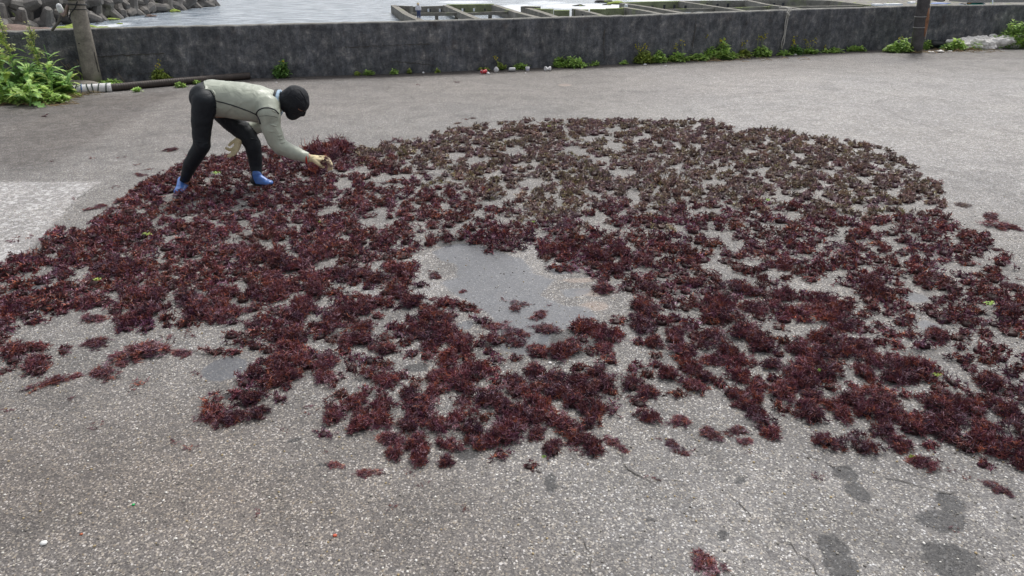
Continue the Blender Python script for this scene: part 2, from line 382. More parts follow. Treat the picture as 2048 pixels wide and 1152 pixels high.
for i_, (x_, y_, c_, s_) in enumerate([(267, 1010, (.02, .45, .12), .006), (163, 1069, (.45, .12, .05), .006), (670, 1072, (.6, .12, .06), .008), (88, 1088, (.85, .85, .82), .013), (1290, 657, (.9, .88, .84), .010), (1100, 727, (.9, .88, .84), .010)]):
    p_ = G(x_, y_); V0, F0 = ico(1)
    o_ = link('pebble' if i_ > 2 else 'plastic_chip', mesh('pebble', V0*A([s_*1.2, s_, s_*.5])+A([0, 0, s_*.4]), F0), simple('chip_colour', c_, .5), loc=p_)
    tag(o_, ['tiny green chip lying on pavement at lower left', 'tiny orange brown chip on pavement at lower left', 'tiny red chip lying on pavement left of the bottom centre', 'white pebble on the pavement near bottom left corner', 'white shell fragment on a seaweed clump right of the puddle', 'white shell fragment below the puddle between clumps'][i_], 'pebble' if i_ > 2 else 'chip')

def crack(pts, w0=.004, seed=0):
    P = resample([G(x, y) for x, y in pts], .035); r = random.Random(seed); n = len(P); V = []
    for i, p in enumerate(P):
        d = P[min(i+1, n-1)]-P[max(i-1, 0)]; d /= np.linalg.norm(d); nn = A([-d[1], d[0], 0])
        p = p+nn*r.gauss(0, .013); w_ = w0*.36*(.1+1.7*r.random())*(math.sin(math.pi*(i+.5)/n)**.4)
        V += [p+nn*w_+A([0, 0, .0035]), p-nn*w_+A([0, 0, .0035])]
    return mesh('crack', V, [(2*i, 2*i+1, 2*i+3, 2*i+2) for i in range(n-1)])
for k, (pts, w0) in enumerate([([(1600, 900), (1640, 918), (1665, 930), (1705, 938)], .005), ([(1735, 950), (1780, 955), (1830, 972), (1900, 990), (1965, 998)], .005), ([(1540, 1070), (1590, 1098), (1630, 1122), (1645, 1165)], .006),
        ([(1230, 905), (1258, 940), (1300, 968)], .006), ([(1445, 985), (1480, 1015), (1505, 1035)], .004), ([(845, 655), (900, 668), (935, 665)], .004), ([(845, 690), (880, 705), (905, 700)], .004),
        ([(738, 244), (760, 256), (778, 268)], .006), ([(1903, 322), (1950, 338), (2048, 362)], .006), ([(1780, 172), (1797, 184)], .009), ([(1825, 196), (1850, 203), (1900, 208)], .008), ([(2010, 262), (2005, 276), (2030, 282)], .008),
        ([(560, 152), (700, 163), (820, 158), (930, 150)], .010), ([(1540, 132), (1650, 129), (1800, 123), (1990, 118)], .009), ([(0, 232), (60, 226), (140, 216), (200, 210)], .008), ([(1470, 815), (1530, 838), (1560, 850)], .004),
        ([(780, 168), (772, 186)], .008), ([(820, 190), (828, 200)], .008), ([(1150, 1040), (1170, 1090), (1200, 1160)], .003), ([(200, 364), (160, 395), (130, 425)], .007)]):
    link('crack', crack(pts, w0, k), M['crack'], ground)

# ------------------------------------------------------------ seawall
def build_wall():
    P = resample(wl, .14); n = len(P)
    nr = np.zeros((n, 2)); d = np.gradient(P, axis=0); d /= np.linalg.norm(d, axis=1)[:, None]; nr[:, 0] = -d[:, 1]; nr[:, 1] = d[:, 0]
    prof = [(0, -.05)]+[(0, z) for z in np.linspace(.06, WH-.05, 8)]+[(.004, WH-.015), (.02, WH), (.10, WH+.004), (.19, WH), (.27, WH-.004), (.285, WH-.03), (.29, -1.5), (.29, -7)]
    V = []; wash = []
    for i, (p, q) in enumerate(zip(P, nr)):
        for (o, z) in prof:
            nz = mnoise.noise(Vector((p[0]*3.1, z*5, 2.2)))*.010+mnoise.noise(Vector((p[0]*11, z*14, 5)))*.006
            if z > WH-.1: nz *= 1.4
            zz = z+(mnoise.noise(Vector((p[0]*5, 9, 0)))*.012+mnoise.noise(Vector((p[0]*.6, 4, 0)))*.012 if z > .8 else 0)
            V.append((p[0]+q[0]*(o+nz), p[1]+q[1]*(o+nz), zz))
            wa = math.exp(-((p[0]-10.4)/1.1)**2)*max(0, 1-z/.55)*1.1
            wash.append(max(wa, math.exp(-((p[0]+7.6)/.6)**2)*.2))
    m = len(prof); F = [(i*m+j, (i+1)*m+j, (i+1)*m+j+1, i*m+j+1) for i in range(n-1) for j in range(m-1)]
    me = mesh('seawall', V, F); addattr(me, 'wash', A(wash)); return me
wall = empty('seawall', (0, float(wallY(0)), 0), 'long low black stained concrete seawall behind the pavement', 'wall')
link('wall_body', build_wall(), M['wall'], wall)
def on_wall(x, z, off=.012):
    return A([x, float(wallY(x))-off, z])
def wall_line(pts, w0, seed):        # pts: (x,z)
    P = resample(pts, .05); r = random.Random(seed); V = []; n = len(P)
    for i, p in enumerate(P):
        z = p[1]+r.gauss(0, .006); ww = w0*(.3+1.2*r.random())
        dx = P[min(i+1, n-1)]-P[max(i-1, 0)]; vert = abs(dx[1]) > abs(dx[0])
        if vert: a, b = on_wall(p[0]-ww+r.gauss(0, .003), z, .016), on_wall(p[0]+ww, z, .016)
        else: a, b = on_wall(p[0], z+ww, .016), on_wall(p[0], z-ww, .016)
        V += [a, b]
    return mesh('crack', V, [(2*i, 2*i+1, 2*i+3, 2*i+2) for i in range(n-1)])
def wx(px, py):    # x, z on the wall face for a photo point
    for Y in np.linspace(11, 19, 800):
        p = W(px, py, Y)
        if p[1] >= wallY(p[0]): return (p[0], p[2])
for k, (pts, w0) in enumerate([([(196, 113), (240, 111), (300, 108), (330, 107)], .008), ([(690, 95), (760, 92), (830, 88), (860, 88)], .006), ([(1209, 58), (1207, 90), (1209, 120)], .010), ([(1392, 30), (1390, 60), (1383, 100)], .008), ([(1572, 70), (1562, 95)], .009),
                               ([(256, 150), (300, 146)], .005), ([(780, 122), (840, 127), (880, 133)], .005)]):
    link('crack', wall_line([wx(*q) for q in pts], w0, k), M['crack'], wall)
# ------------------------------------------------------------ sea
ZS = -6.0
sx_ = np.r_[-3000, -900, -300, -130, np.arange(-84, 110, 1.4), 130, 300, 900, 3000]
sy_ = np.r_[13.5, 30, 50, np.arange(66, 230, 1.3), 260, 330, 500, 1000, 2500, 5000]
SX, SY = np.meshgrid(sx_, sy_); sn = len(sx_)
SY2 = np.where(SY < 14, wallY(SX)+.2, SY)
SV = np.stack([SX.ravel(), SY2.ravel(), np.full(SX.size, ZS)], 1)
ii = (np.arange(len(sy_)-1)[:, None]*sn+np.arange(sn-1)[None]).ravel()
sea = mesh('sea', SV, np.stack([ii, ii+1, ii+sn+1, ii+sn], 1))
foam = np.zeros(len(SV))
for (cx, cy, rx, ry, a_) in [(215, 52, 40, 7, .75), (185, 42, 15, 6, .7), (280, 38, 60, 5, .5), (400, 14, 40, 3, .6), (1040, 18, 60, 12, .85), (1140, 12, 60, 5, 1.0), (1190, 13, 70, 6, 1.0), (1090, 6, 60, 6, .7), (925, 4, 70, 3, .75), (1300, 1, 60, 2, .8), (930, 33, 90, 10, .3), (700, 5, 120, 5, .25), (1400, 24, 60, 8, .5), (1740, 9, 40, 4, .8)]:
    c = G(cx, cy, ZS); ex = abs(G(cx+rx, cy, ZS)[0]-c[0]); ey = abs(G(cx, cy-ry, ZS)[1]-c[1])+1
    foam = np.maximum(foam, a_*np.clip(1.5-np.hypot((SV[:, 0]-c[0])/ex, (SV[:, 1]-c[1])/ey), 0, 1))
addattr(sea, 'foam', foam)
tag(link('sea', sea, M['sea']), 'pale rippled sea water with patches of foam', kind='structure')

# tidal basins out in the water
def basin(label, walls, posts=(), holes=(), ztop=-4.8):
    c = G(*walls[0][0][0], ztop)
    root = empty('tidal_basin', (c[0], c[1], ZS), label, 'basin', 'concrete tidal basins beyond the seawall')
    k = 0
    for pts, wd, zt, zb, mt in walls:
        for a, b in zip(pts[:-1], pts[1:]):
            a, b = G(*a, zt), G(*b, zt); k += 1
            V_, F_ = prism_between(a, b, wd, zb, zt-.004*(k % 7)); link('basin_wall', mesh('basin_wall', V_, F_), M[mt], root)
    for (x, y0, y1, wpx) in posts:
        t = G(x, y0, ztop-.25); wd = wpx/CF*t[1]
        mb = MB().box((t[0], t[1], (ztop-.25-7)/2), (wd, wd, ztop-.25+7-.02)); link('post', mb.mesh('post'), M['basin'], root)
    for (x, y, wpx, hpx, mt) in holes:
        t = G(x, y, ztop); wd, hg = wpx/CF*t[1], hpx/CF*t[1]
        mb = MB().box((t[0], t[1]-.50, ztop-.25-hg/2), (wd, .16, hg)); link('opening', mb.mesh('opening'), M[mt], root)
    return root
M['open_light'] = simple('pale_blue_grey', (.62, .66, .7), .4); M['open_shade'] = simple('opening_shade', (.02, .022, .028), .8)  # solid blocks, coloured to paint the brightness and shade seen in openings
B, GR = 'basin', 'basin_green'
basin('leftmost concrete basin in the sea with a person standing on its front corner', [
    ([(787, 10), (812, 27), (847, 43), (860, 47)], .9, -4.8, -7, B), ([(797, 11), (822, 12)], .8, -4.7, -7, B), ([(822, 13), (860, 12), (893, 11)], .8, -4.9, -7, B), ([(893, 9), (988, 8)], .8, -4.75, -7, GR),
    ([(891, 10), (930, 27), (968, 42), (985, 48)], .8, -4.75, -5.6, B), ([(988, 9), (1035, 24), (1090, 38), (1110, 44)], .9, -4.78, -7, B), ([(822, 26), (930, 25), (1032, 22)], .45, -4.95, -5.35, B)],
    [(873, 27, 41, 6), (913, 26, 35, 6), (927, 27, 40, 6), (939, 28, 40, 5), (980, 24, 40, 7)],
    [(857, 14, 3, 5, 'open_light'), (880, 14, 3, 5, 'open_light'), (925, 13, 3, 5, 'open_light'), (948, 13, 3, 5, 'open_light'), (811, 15, 3, 5, 'open_shade'), (861, 14, 2, 5, 'open_shade'), (883, 14, 2, 5, 'open_shade'), (929, 13, 2, 4, 'open_shade'), (970, 13, 3, 4, 'open_shade')])
basin('middle concrete basin whose back wall is broken into short blocks', [
    ([(1047, 13), (1090, 26), (1120, 36), (1135, 40)], .9, -4.8, -7, B), ([(1047, 12), (1077, 13)], 1.2, -4.6, -7, B), ([(1058, 17), (1105, 18)], .8, -4.8, -7, GR), ([(1108, 20), (1139, 20)], .8, -4.8, -7, GR),
    ([(1148, 19), (1177, 19)], .8, -4.82, -7, GR), ([(1180, 18), (1212, 18)], .8, -4.8, -7, GR), ([(1214, 17), (1246, 16)], .8, -4.8, -7, GR), ([(1149, 17), (1185, 25), (1214, 33), (1240, 40)], .8, -4.76, -7, B)],
    [], [(1097, 24, 3, 6, 'open_shade'), (1165, 24, 3, 6, 'open_shade'), (1141, 28, 5, 5, 'open_light')])
basin('large concrete basin right of the gull rock with square drain openings', [
    ([(1246, 14), (1290, 21), (1330, 29), (1350, 33)], .9, -4.8, -7, B), ([(1244, 6), (1300, 14), (1364, 25), (1390, 31)], .9, -4.75, -7, B), ([(1244, 5), (1300, 3), (1361, 2)], .9, -4.77, -7, GR), ([(1361, 2), (1420, 1), (1494, 0.5)], .9, -4.79, -7, B),
    ([(1361, 2), (1420, 11), (1483, 20), (1510, 25)], .8, -4.74, -5.7, B), ([(1329, 18.5), (1430, 16), (1536, 13)], .5, -4.95, -5.4, B)],
    [(1386, 18, 26, 6), (1410, 18, 26, 6), (1444, 17, 25, 6)],
    [(1304, 7, 4, 7, 'open_shade'), (1328, 6, 4, 8, 'open_shade'), (1348, 6, 4, 8, 'open_shade'), (1370, 7, 4, 7, 'open_shade'), (1391, 7, 3, 5, 'open_shade'), (1413, 3, 4, 5, 'open_shade'), (1434, 4, 4, 7, 'open_shade'), (1455, 3, 4, 8, 'open_shade')])
basin('rightmost concrete basin in the sea reaching toward the rusty pole', [
    ([(1494, 0), (1536, 9), (1600, 17), (1630, 21)], .8, -4.74, -5.7, B), ([(1494, -1), (1600, -1), (1672, 1)], .9, -4.78, -7, B), ([(1536, 12.5), (1660, 11.5), (1800, 10)], .7, -4.9, -7, B), ([(1665, 1), (1700, 5), (1745, 10.5)], .8, -4.76, -5.7, B)],
    [], [(1528, 2, 4, 6, 'open_shade'), (1547, 2, 4, 7, 'open_shade'), (1565, 2, 4, 9, 'open_shade')])

# tetrapods
def tetra_mesh():
    dirs = [Vector((0, 0, 1))]+[Vector((math.cos(a)*.943, math.sin(a)*.943, -.333)) for a in (0, 2.094, 4.189)]
    mb = MB(); V0, F0 = ico(2); mb.add(V0*.74, F0)
    for d in dirs:
        mb.tube([d*.1, d*1.75, d*1.98], [.80, .50, .36], 8)
    return mb.mesh('tetrapod')
TM = tetra_mesh(); TM.materials.append(M['tetrapod'])
a0 = G(-60, 64, ZS); a1 = G(60, 56, ZS); a2 = G(180, 44, ZS); a3 = G(270, 30, ZS); a4 = G(345, 22, ZS); a5 = G(420, 12, ZS)
line = resample([a0, a1, a2, a3, a4, a5], 3.3); rr = random.Random(5); cnt = 0
perp = A([-.86, .5, 0])
TIER = ['lowest', 'second', 'middle', 'fourth', 'topmost']
ORD = ['first', 'second', 'third', 'fourth', 'fifth', 'sixth', 'seventh', 'eighth', 'ninth', 'tenth', 'eleventh', 'twelfth', 'thirteenth', 'fourteenth', 'fifteenth', 'sixteenth', 'seventeenth', 'eighteenth', 'nineteenth', 'twentieth', 'twenty first', 'twenty second', 'twenty third', 'twenty fourth', 'twenty fifth']
for row in range(5):
    vis = []
    for i, p in enumerate(line):
        q = p+perp*(row*2.0)+A([rr.uniform(-.4, .4), rr.uniform(-.5, .5), 0.8+row*1.8+rr.uniform(-.35, .35)])
        if row % 2: q = q+(line[1]-line[0])*.5
        rot = (rr.uniform(-.5, .5), rr.uniform(-.5, .5), rr.uniform(0, 6.28)) if rr.random() < .6 else (rr.uniform(-2, 2), rr.uniform(-2, 2), rr.uniform(0, 6.28)); s = rr.uniform(1.0, 1.2)
        u = to_px(q)[0]
        if u[1] < -38 or u[0] < -40: continue
        o = bpy.data.objects.new('tetrapod', TM); COL.objects.link(o); o.location = q; o.rotation_euler = rot; o.scale = (s, s, s); vis.append((u[0], o))
    vis.sort(key=lambda v: v[0])
    for k, (_, o) in enumerate(vis): tag(o, ORD[min(k, 24)]+' grey concrete tetrapod from the left in the '+TIER[row]+' tier of the breakwater', 'tetrapod', 'tetrapods heaped on the breakwater')
# rubble core behind the tetrapods
mb = MB(); P = line+perp*3.4; Q = line+perp*16
Vc = []
for a, b in zip(P, Q): Vc += [(a[0], a[1], ZS-1), (a[0]+perp[0]*4, a[1]+perp[1]*4, ZS+4.5), (b[0], b[1], ZS+6)]
me = mesh('breakwater_core', Vc, [(3*i+j, 3*i+3+j, 3*i+4+j, 3*i+1+j) for i in range(len(P)-1) for j in range(2)])
tag(link('breakwater', me, M['rock_black']), 'dark rubble core of the breakwater', kind='structure')
def rock(px, py, wpx, hr, seed, mt, label, cat='rock', group=None, z=ZS, name='rock', dr=.8):
    c = G(px, py, z); r = wpx/2/CF*c[1]
    o = link(name, rock_mesh(name, (r, r*dr, r*hr), seed), M[mt], loc=(c[0], c[1], z)); return tag(o, label, cat, group)
for a in [(20, 62, 130, .16, 1, 'rock', 'flat pinkish brown shore rock at the left edge behind the wall'), (95, 63, 70, .2, 2, 'rock', 'flat brown shore rock between the left edge and the pole'), (58, 50, 26, .5, 14, 'tetrapod', 'rounded grey boulder in front of the tetrapods at far left'),
          (133, 58, 50, .22, 3, 'rock_green', 'bright green algae rock just left of the left pole'), (165, 56, 60, .25, 4, 'rock_green', 'bright green algae rock partly hidden behind the left pole'), (203, 60, 50, .2, 5, 'rock_green', 'green algae rock just right of the left pole'),
          (206, 57, 28, .3, 15, 'rock', 'small brown rock with weed right of the left pole'), (181, 42, 16, .5, 6, 'rock_green', 'small green rock against the tetrapods right of the pole'), (222, 40, 30, .25, 7, 'rock_green', 'low green rock at the foot of the tetrapods'), (240, 48, 12, .3, 8, 'rock_green', 'tiny green rock standing alone in the foam'),
          (195, 48, 8, .4, 9, 'rock_black', 'tiny black rock in the foam right of the pole'), (232, 32, 24, .6, 10, 'rock', 'reddish brown boulder wedged among the tetrapods'), (302, 33, 20, .4, 20, 'rock', 'pale brown boulder at the waterline of the breakwater'), (350, 24, 20, .55, 11, 'rock_green', 'yellow green algae rock at the end of the breakwater'), (318, 22, 16, .5, 12, 'rock_green', 'brown and green rock beside the breakwater tip'), (433, 7, 8, .4, 13, 'rock_black', 'tiny dark rock off the breakwater tip'),
          (1158, 12, 24, .25, 21, 'rock_black', 'low black rock in white surf above the middle basin'), (1207, 5, 34, .3, 22, 'rock_black', 'black sea rock in surf left of the large basin'), (1232, 8, 34, .3, 23, 'rock_green', 'green topped sea rock touching the large basin'), (1213, 10, 20, .2, 27, 'rock_black', 'flat wet rock below the green topped sea rock'),
          (1716, 7, 46, .35, 24, 'rock_black', 'long black rock beyond the rightmost basin')]:
    rock(*a)
rock(1252, 13, 7, 1.3, 31, 'open_light', 'small whitish standing stone on the corner of the large basin', 'stone', name='stone', z=-4.8)

# rubble shore on the right with a heap of gear
def shore():
    X, Y = np.meshgrid(np.linspace(0, 1, 70), np.linspace(0, 1, 24)); V = []
    L0, L1 = G(1735, 14, -4.8), G(2300, 14, -4.8)
    for u, v in zip(X.ravel(), Y.ravel()):
        p = L0+(L1-L0)*u+A([0, -22+v*75, 0]); e = min(1, u*9)*min(1, v*8)
        n = mnoise.noise(Vector((p[0]*.3, p[1]*.3, 1)))*.5+mnoise.noise(Vector((p[0]*1.1, p[1]*1.1, 4)))*.3
        V.append((p[0], p[1], -6.3+e*(1.35+u*1.2+n)))
    return mesh('shore', V, [(j*70+i, j*70+i+1, (j+1)*70+i+1, (j+1)*70+i) for j in range(23) for i in range(69)])
M['rubble'] = mat_concrete('grey_rubble', (.22, .21, .19), .1, 1.2)
tag(link('rocky_shore', shore(), M['rubble']), 'grey rubble shore beyond the right end of the seawall', kind='structure')
def gear(name, px, py, wpx, hpx, mat, label, cat, seed, depth=60.):
    p = W(px, py, depth); r = wpx/2/CF*depth; h = hpx/2/CF*depth
    return tag(link(name, rock_mesh(name, (r, r*.8, h), seed, .5), mat, loc=p), label, cat)
M['teal'] = simple('teal_net', (.03, .28, .22), .7); M['white_tarp'] = simple('white_sheet', (.7, .72, .74), .6); M['orange'] = simple('orange_float', (.65, .25, .04), .5)
M['blue'] = simple('blue_sheet', (.10, .18, .45), .5)
M['boatgrey'] = simple('grey_block', (.24, .23, .215), .8)
gear('net_heap', 1952, 8, 30, 8, M['teal'], 'teal fishing net heap behind the wall at upper right', 'net', 1)
gear('float', 1940, 5, 12, 7, M['orange'], 'orange float beside the teal net heap', 'float', 2)
gear('plastic_sheet', 1964, 8, 12, 5, M['white_tarp'], 'crumpled white sheet on the teal net heap', 'sheet', 3)
gear('plastic_sheet', 1926, 9, 14, 4, M['white_tarp'], 'white plastic bundle left of the orange float', 'sheet', 4)
gear('plastic_sheet', 1880, 7, 32, 2.5, M['blue'], 'thin blue sheet lying on rubble right of the rusty pole', 'sheet', 5)
gear('plastic_sheet', 1823, 5, 14, 4, M['white_tarp'], 'pale crumpled sheet on rubble left of the rusty pole', 'sheet', 6)
for k, (x0, x1, yy, h) in enumerate([(1748, 1763, 9.5, 3), (1772, 1781, 9, 3), (1785, 1800, 8.7, 3)]):
    p = W((x0+x1)/2, yy, 70); mb = MB().box(p, ((x1-x0)/CF*70, 1, h/CF*70))
    tag(link('polystyrene_block', mb.mesh('polystyrene_block'), M['white_tarp']), ['longest white block at the left end of the row beyond the wall', 'middle white block of the row beyond the wall', 'right white block of the row beyond the wall, nearest the pole'][k], 'block', 'white blocks beyond the wall')
p = W(2010, 1, 58); mb = MB().box((p[0]+1.5, p[1]+2, p[2]+.3), (7.6, 2.5, .95)); tag(link('concrete_block', mb.mesh('concrete_block'), M['boatgrey']), 'long grey concrete block at the upper right corner', 'block')
mb = MB().tube([W(1985, 9, 57), W(1986, -12, 57)], .045, 6); tag(link('stake', mb.mesh('stake'), M['white_tarp']), 'thin pale stake standing in front of the grey block', 'stake')
mb = MB().box(W(1950, 1.5, 62), (1.7, 1, .12)); mb.box(W(2000, 1.5, 62)+A([-.9, 0, 0]), (1.0, 1, .1)); tag(link('plank', mb.mesh('plank'), M['white_tarp']), 'pale planks behind the teal net heap', 'plank')

# ------------------------------------------------------------ blob bodies (voxel merged)
def blob_mesh(chains, voxel, smooth=6, sub=3, sfac=.5):
    V0, F0 = ico(sub); Vs = []; Fs = []; n = 0
    for ch in chains:
        pts = []
        for (p, r), (q, s) in zip(ch[:-1], ch[1:]):
            p, q = A(p, float), A(q, float); r = A(r, float)*np.ones(3); s = A(s, float)*np.ones(3)
            k = max(1, int(np.linalg.norm(q-p)/(min(r.min(), s.min())*.30))+1)
            for i in range(k): t = i/k; pts.append((p+(q-p)*t, r+(s-r)*t))
        pts.append((A(ch[-1][0], float), A(ch[-1][1], float)*np.ones(3)))
        for p, r in pts: Vs.append(V0*r+p); Fs.append(F0+n); n += len(V0)
    me = mesh('tmp', np.vstack(Vs), np.vstack(Fs)); o = bpy.data.objects.new('tmp', me); COL.objects.link(o)
    m = o.modifiers.new('r', 'REMESH'); m.mode = 'VOXEL'; m.voxel_size = voxel; m.use_smooth_shade = True
    if smooth: m = o.modifiers.new('s', 'SMOOTH'); m.factor = sfac; m.iterations = smooth
    dg = bpy.context.evaluated_depsgraph_get(); dg.update(); out = bpy.data.meshes.new_from_object(o.evaluated_get(dg))
    bpy.data.objects.remove(o); bpy.data.meshes.remove(me); out.materials.clear()
    return out
def arrays(me):
    V = np.empty(len(me.vertices)*3, np.float32); me.vertices.foreach_get('co', V); V = V.reshape(-1, 3).astype(float)
    N = np.empty(len(me.vertices)*3, np.float32); me.vertices.foreach_get('normal', N); N = N.reshape(-1, 3).astype(float)
    F = [tuple(p.vertices) for p in me.polygons]; return V, N, F
def shell(me, face_ok, off, name):
    V, N, F = arrays(me); C = A([V[list(f)].mean(0) for f in F]); ok = face_ok(C)
    F2 = [f for f, k in zip(F, ok) if k]; used = sorted({i for f in F2 for i in f}); ix = {u: k for k, u in enumerate(used)}
    F2 = [tuple(ix[i] for i in f) for f in F2]; o_ = off(V[used]) if callable(off) else off
    Vn = V[used]+N[used]*(o_[:, None] if hasattr(o_, '__len__') else o_)
    # close the hem inwards
    from collections import Counter
    ec = Counter(tuple(sorted((f[i], f[(i+1) % len(f)]))) for f in F2 for i in range(len(f)))
    be = [(f[i], f[(i+1) % len(f)]) for f in F2 for i in range(len(f)) if ec[tuple(sorted((f[i], f[(i+1) % len(f)])))] == 1]
    inner = {}; Vl = list(Vn); base = V[used]-N[used]*.002
    for a, b in be:
        for v in (a, b):
            if v not in inner: inner[v] = len(Vl); Vl.append(base[v])
    F3 = F2+[(b, a, inner[a], inner[b]) for a, b in be]
    return mesh(name, Vl, F3, True)

# ------------------------------------------------------------ the worker
def fabric(name, base, rough, bscale=14, bstr=.35, bd=.02, sheen=0.0, fine=700):
    t = NT(name, rough, base, spec=.4); n = t.noise(bscale, 3, .5, t.co((1, 1, 1)), 1.0); f = t.noise(fine, 2)
    c = t.ramp(n, [(.3, tuple(x*.88 for x in base)), (.7, tuple(min(1, x*1.1) for x in base))])
    t.b.inputs['Sheen Weight'].default_value = sheen
    return t.done(c, None, t.bump(f, .1, .001, t.bump(n, bstr, bd)))
M['jacket'] = fabric('sage_neoprene', (.40, .43, .36), .38, 9, .45, .03)
M['trousers'] = fabric('black_neoprene', (.008, .012, .017), .62, 12, .35, .03)
M['hood'] = fabric('black_hood_cloth', (.009, .011, .016), .75, 16, .6, .03)
M['glove'] = fabric('beige_work_glove', (.70, .60, .38), .85, 40, .5, .01)
M['cuff'] = simple('red_cuff', (.52, .04, .03), .8); M['skin'] = simple('skin', (.45, .25, .17), .5, .1)
M['boot_blue'] = simple('blue_boot_rubber', (.07, .17, .48), .35, .2, 20); M['boot_black'] = simple('black_boot_rubber', (.02, .022, .026), .45)
M['sole'] = simple('grey_boot_sole', (.20, .21, .2), .7); M['collar'] = simple('pale_blue_collar', (.42, .56, .70), .7); M['piping'] = simple('black_piping', (.02, .022, .026), .55)
def lerp(a, b, t): return a+(b-a)*t
YN, YF, YC = 6.40, 6.68, 6.54
s_ = 1/225.
foot_a0, foot_a1 = G(370, 377), G(359, 391)
foot_b0, foot_b1 = G(511, 371), G(540, 373)
ankA = W(368, 366, foot_a0[1]-.01); ankB = W(513, 352, foot_b0[1])
hipR = W(409, 203, YN); hipL = W(428, 206, YF)
body_ch = [
    [(hipR, .100), (W(404, 240, YN-.01), .088), (W(403, 272, YN-.01), .074), (W(404, 290, YN-.02), .070), (W(394, 308, YN), .066), (W(381, 329, YN+.03), .060), (W(372, 352, YN+.06), .043), (ankA, .040)],
    [(ankA, .038), (foot_a0+A([0, 0, .05]), .026), (lerp(foot_a0, foot_a1, .5)+A([0, 0, .035]), .018)],
    [(hipL, .100), (W(460, 240, YF+.01), .092), (W(492, 268, YF+.01), .080), (W(505, 288, YF), .072), (W(509, 310, YF), .065), (W(512, 332, YF), .054), (ankB, .041)],
    [(ankB, .038), (foot_b0+A([0, 0, .05]), .026), (lerp(foot_b0, foot_b1, .5)+A([0, 0, .035]), .018)],
    [(W(419, 203, YC), (.122, .140, .125)), (W(428, 197, YC), (.14, .145, .142))],
    [(W(426, 196, YC), (.14, .165, .150)), (W(455, 199, YC), (.145, .160, .150)), (W(487, 203, YC), (.15, .170, .158)), (W(515, 208, YC), (.14, .180, .155)), (W(537, 211, YC), (.10, .170, .135))],
    [(W(403, 198, YC-.07), (.098, .10, .12)), (W(424, 201, YC+.04), (.09, .09, .11))],
    [(W(542, 205, YC), (.07, .09, .09)), (W(560, 206, YC), .066), (W(575, 208, YC), .066)],
    # near arm
    [(W(535, 212, YC-.13), .095), (W(538, 228, YC-.19), .088), (W(542, 256, YC-.20), .077), (W(553, 284, YC-.20), .068), (W(562, 294, YC-.20), .064), (W(588, 306, YC-.19), .055), (W(615, 315, YC-.18), .040), (W(626, 317.5, YC-.18), .022)],
    # far arm
    [(W(535, 210, YC+.14), .090), (W(538, 228, YC+.22), .078), (W(532, 248, YC+.24), .062), (W(505, 256, YC+.20), .052), (W(484, 266, YC+.14), .038), (W(481, 274, YC+.13), .022)]]
body_ch.append([(W(405, 193, YC-.10), (.095, .09, .10)), (W(409, 190, YC), (.10, .10, .105))])
# head: crown up-right, face down-right
crown, chin = W(606, 190, YC), W(577, 229, YC)
ax = crown-chin; ax /= np.linalg.norm(ax); face = A([ax[2], 0, -ax[0]]); face = face/np.linalg.norm(face)
if face[2] > 0: face = -face
hc = W(592, 203, YC)
head_ch = [[(hc, .108), (hc-ax*.035+face*.005, (.098, .088, .098))], [(hc-ax*.035+face*.02, (.088, .078, .088)), (hc-ax*.10+face*.035, (.056, .052, .056))],
           [(hc-ax*.120+face*.040, .034), (hc-ax*.12+face*.055, .028)], [(hc-ax*.03+face*.094, .020), (hc-ax*.052+face*.100, .018)],
           [(hc-face*.015+ax*.02, .106), (hc-face*.04-ax*.02, .095)]]
person = empty('person', tuple(lerp(foot_a0, foot_b0, .5)), 'person in sage green wetsuit jacket and black hood bending over the seaweed', 'person')
bodyM = blob_mesh(body_ch+head_ch, .011, 7)
# body skin lies just under the clothes; hands are carried on inside the gloves
link('body', bodyM, M['skin'], person)
def hem_ok(C):
    P = to_px(C); x, y = P[:, 0], P[:, 1]
    xh = np.interp(y, [150, 163, 205, 229, 245], [407, 408, 412, 427, 440]); return x-xh
def seglab(C):
    """which chain is nearest: index"""
    D = []
    for ch in body_ch:
        best = np.full(len(C), 9.)
        for (p, r), (q, s) in zip(ch[:-1], ch[1:]):
            p, q = A(p), A(q); e = q-p; t = np.clip(((C-p)@e)/(e@e+1e-12), 0, 1); rr_ = np.mean(r)+(np.mean(s)-np.mean(r))*t
            best = np.minimum(best, np.linalg.norm(C-p-t[:, None]*e, axis=1)-rr_)
        D.append(best)
    return np.argmin(A(D), 0)
def is_head(C): return ((C-W(565, 207, YC))@A([.93, 0, .1])) > -.0
def is_leg(C): 
    s = seglab(C); return ((s <= 3) | (((s == 4) | (s == 6)))) 
def legs_ok(C):
    s = seglab(C); h = hem_ok(C); far_thigh = (s == 2) & (C[:, 2] < W(440, 232, YF)[2])
    return ((h < 0) & ((s < 7) | (s == 10)) | (s == 0) | far_thigh | (s == 2) & (to_px(C)[:, 1] > 236)) & (C[:, 2] > .085)
def jacket_ok(C):
    s = seglab(C); px = to_px(C)[:, 0]
    arm1 = (s == 8) & (px < 617); arm2 = (s == 9) & ~((px < 485) & (C[:, 2] < W(484, 264, YC+.14)[2]))
    return (arm1 | arm2 | (s == 5) | (s == 4) | (s == 6) | (s == 10) | ((s == 7) & ~is_head(C))) & ~legs_ok(C) & (px < 617)
wr = lambda Vv: .004+.0*Vv[:, 0]
jk = shell(bodyM, jacket_ok, lambda v: .007+.0035*A([mnoise.noise(Vector(p*A([17, 9, 17]))) for p in v]), 'jacket')
jacket = link('wetsuit_jacket', jk, M['jacket'], person)
tr = shell(bodyM, legs_ok, lambda v: .003+.003*A([mnoise.noise(Vector(p*A([12, 9, 30]))) for p in v]), 'trousers')
link('wetsuit_trousers', tr, M['trousers'], person)
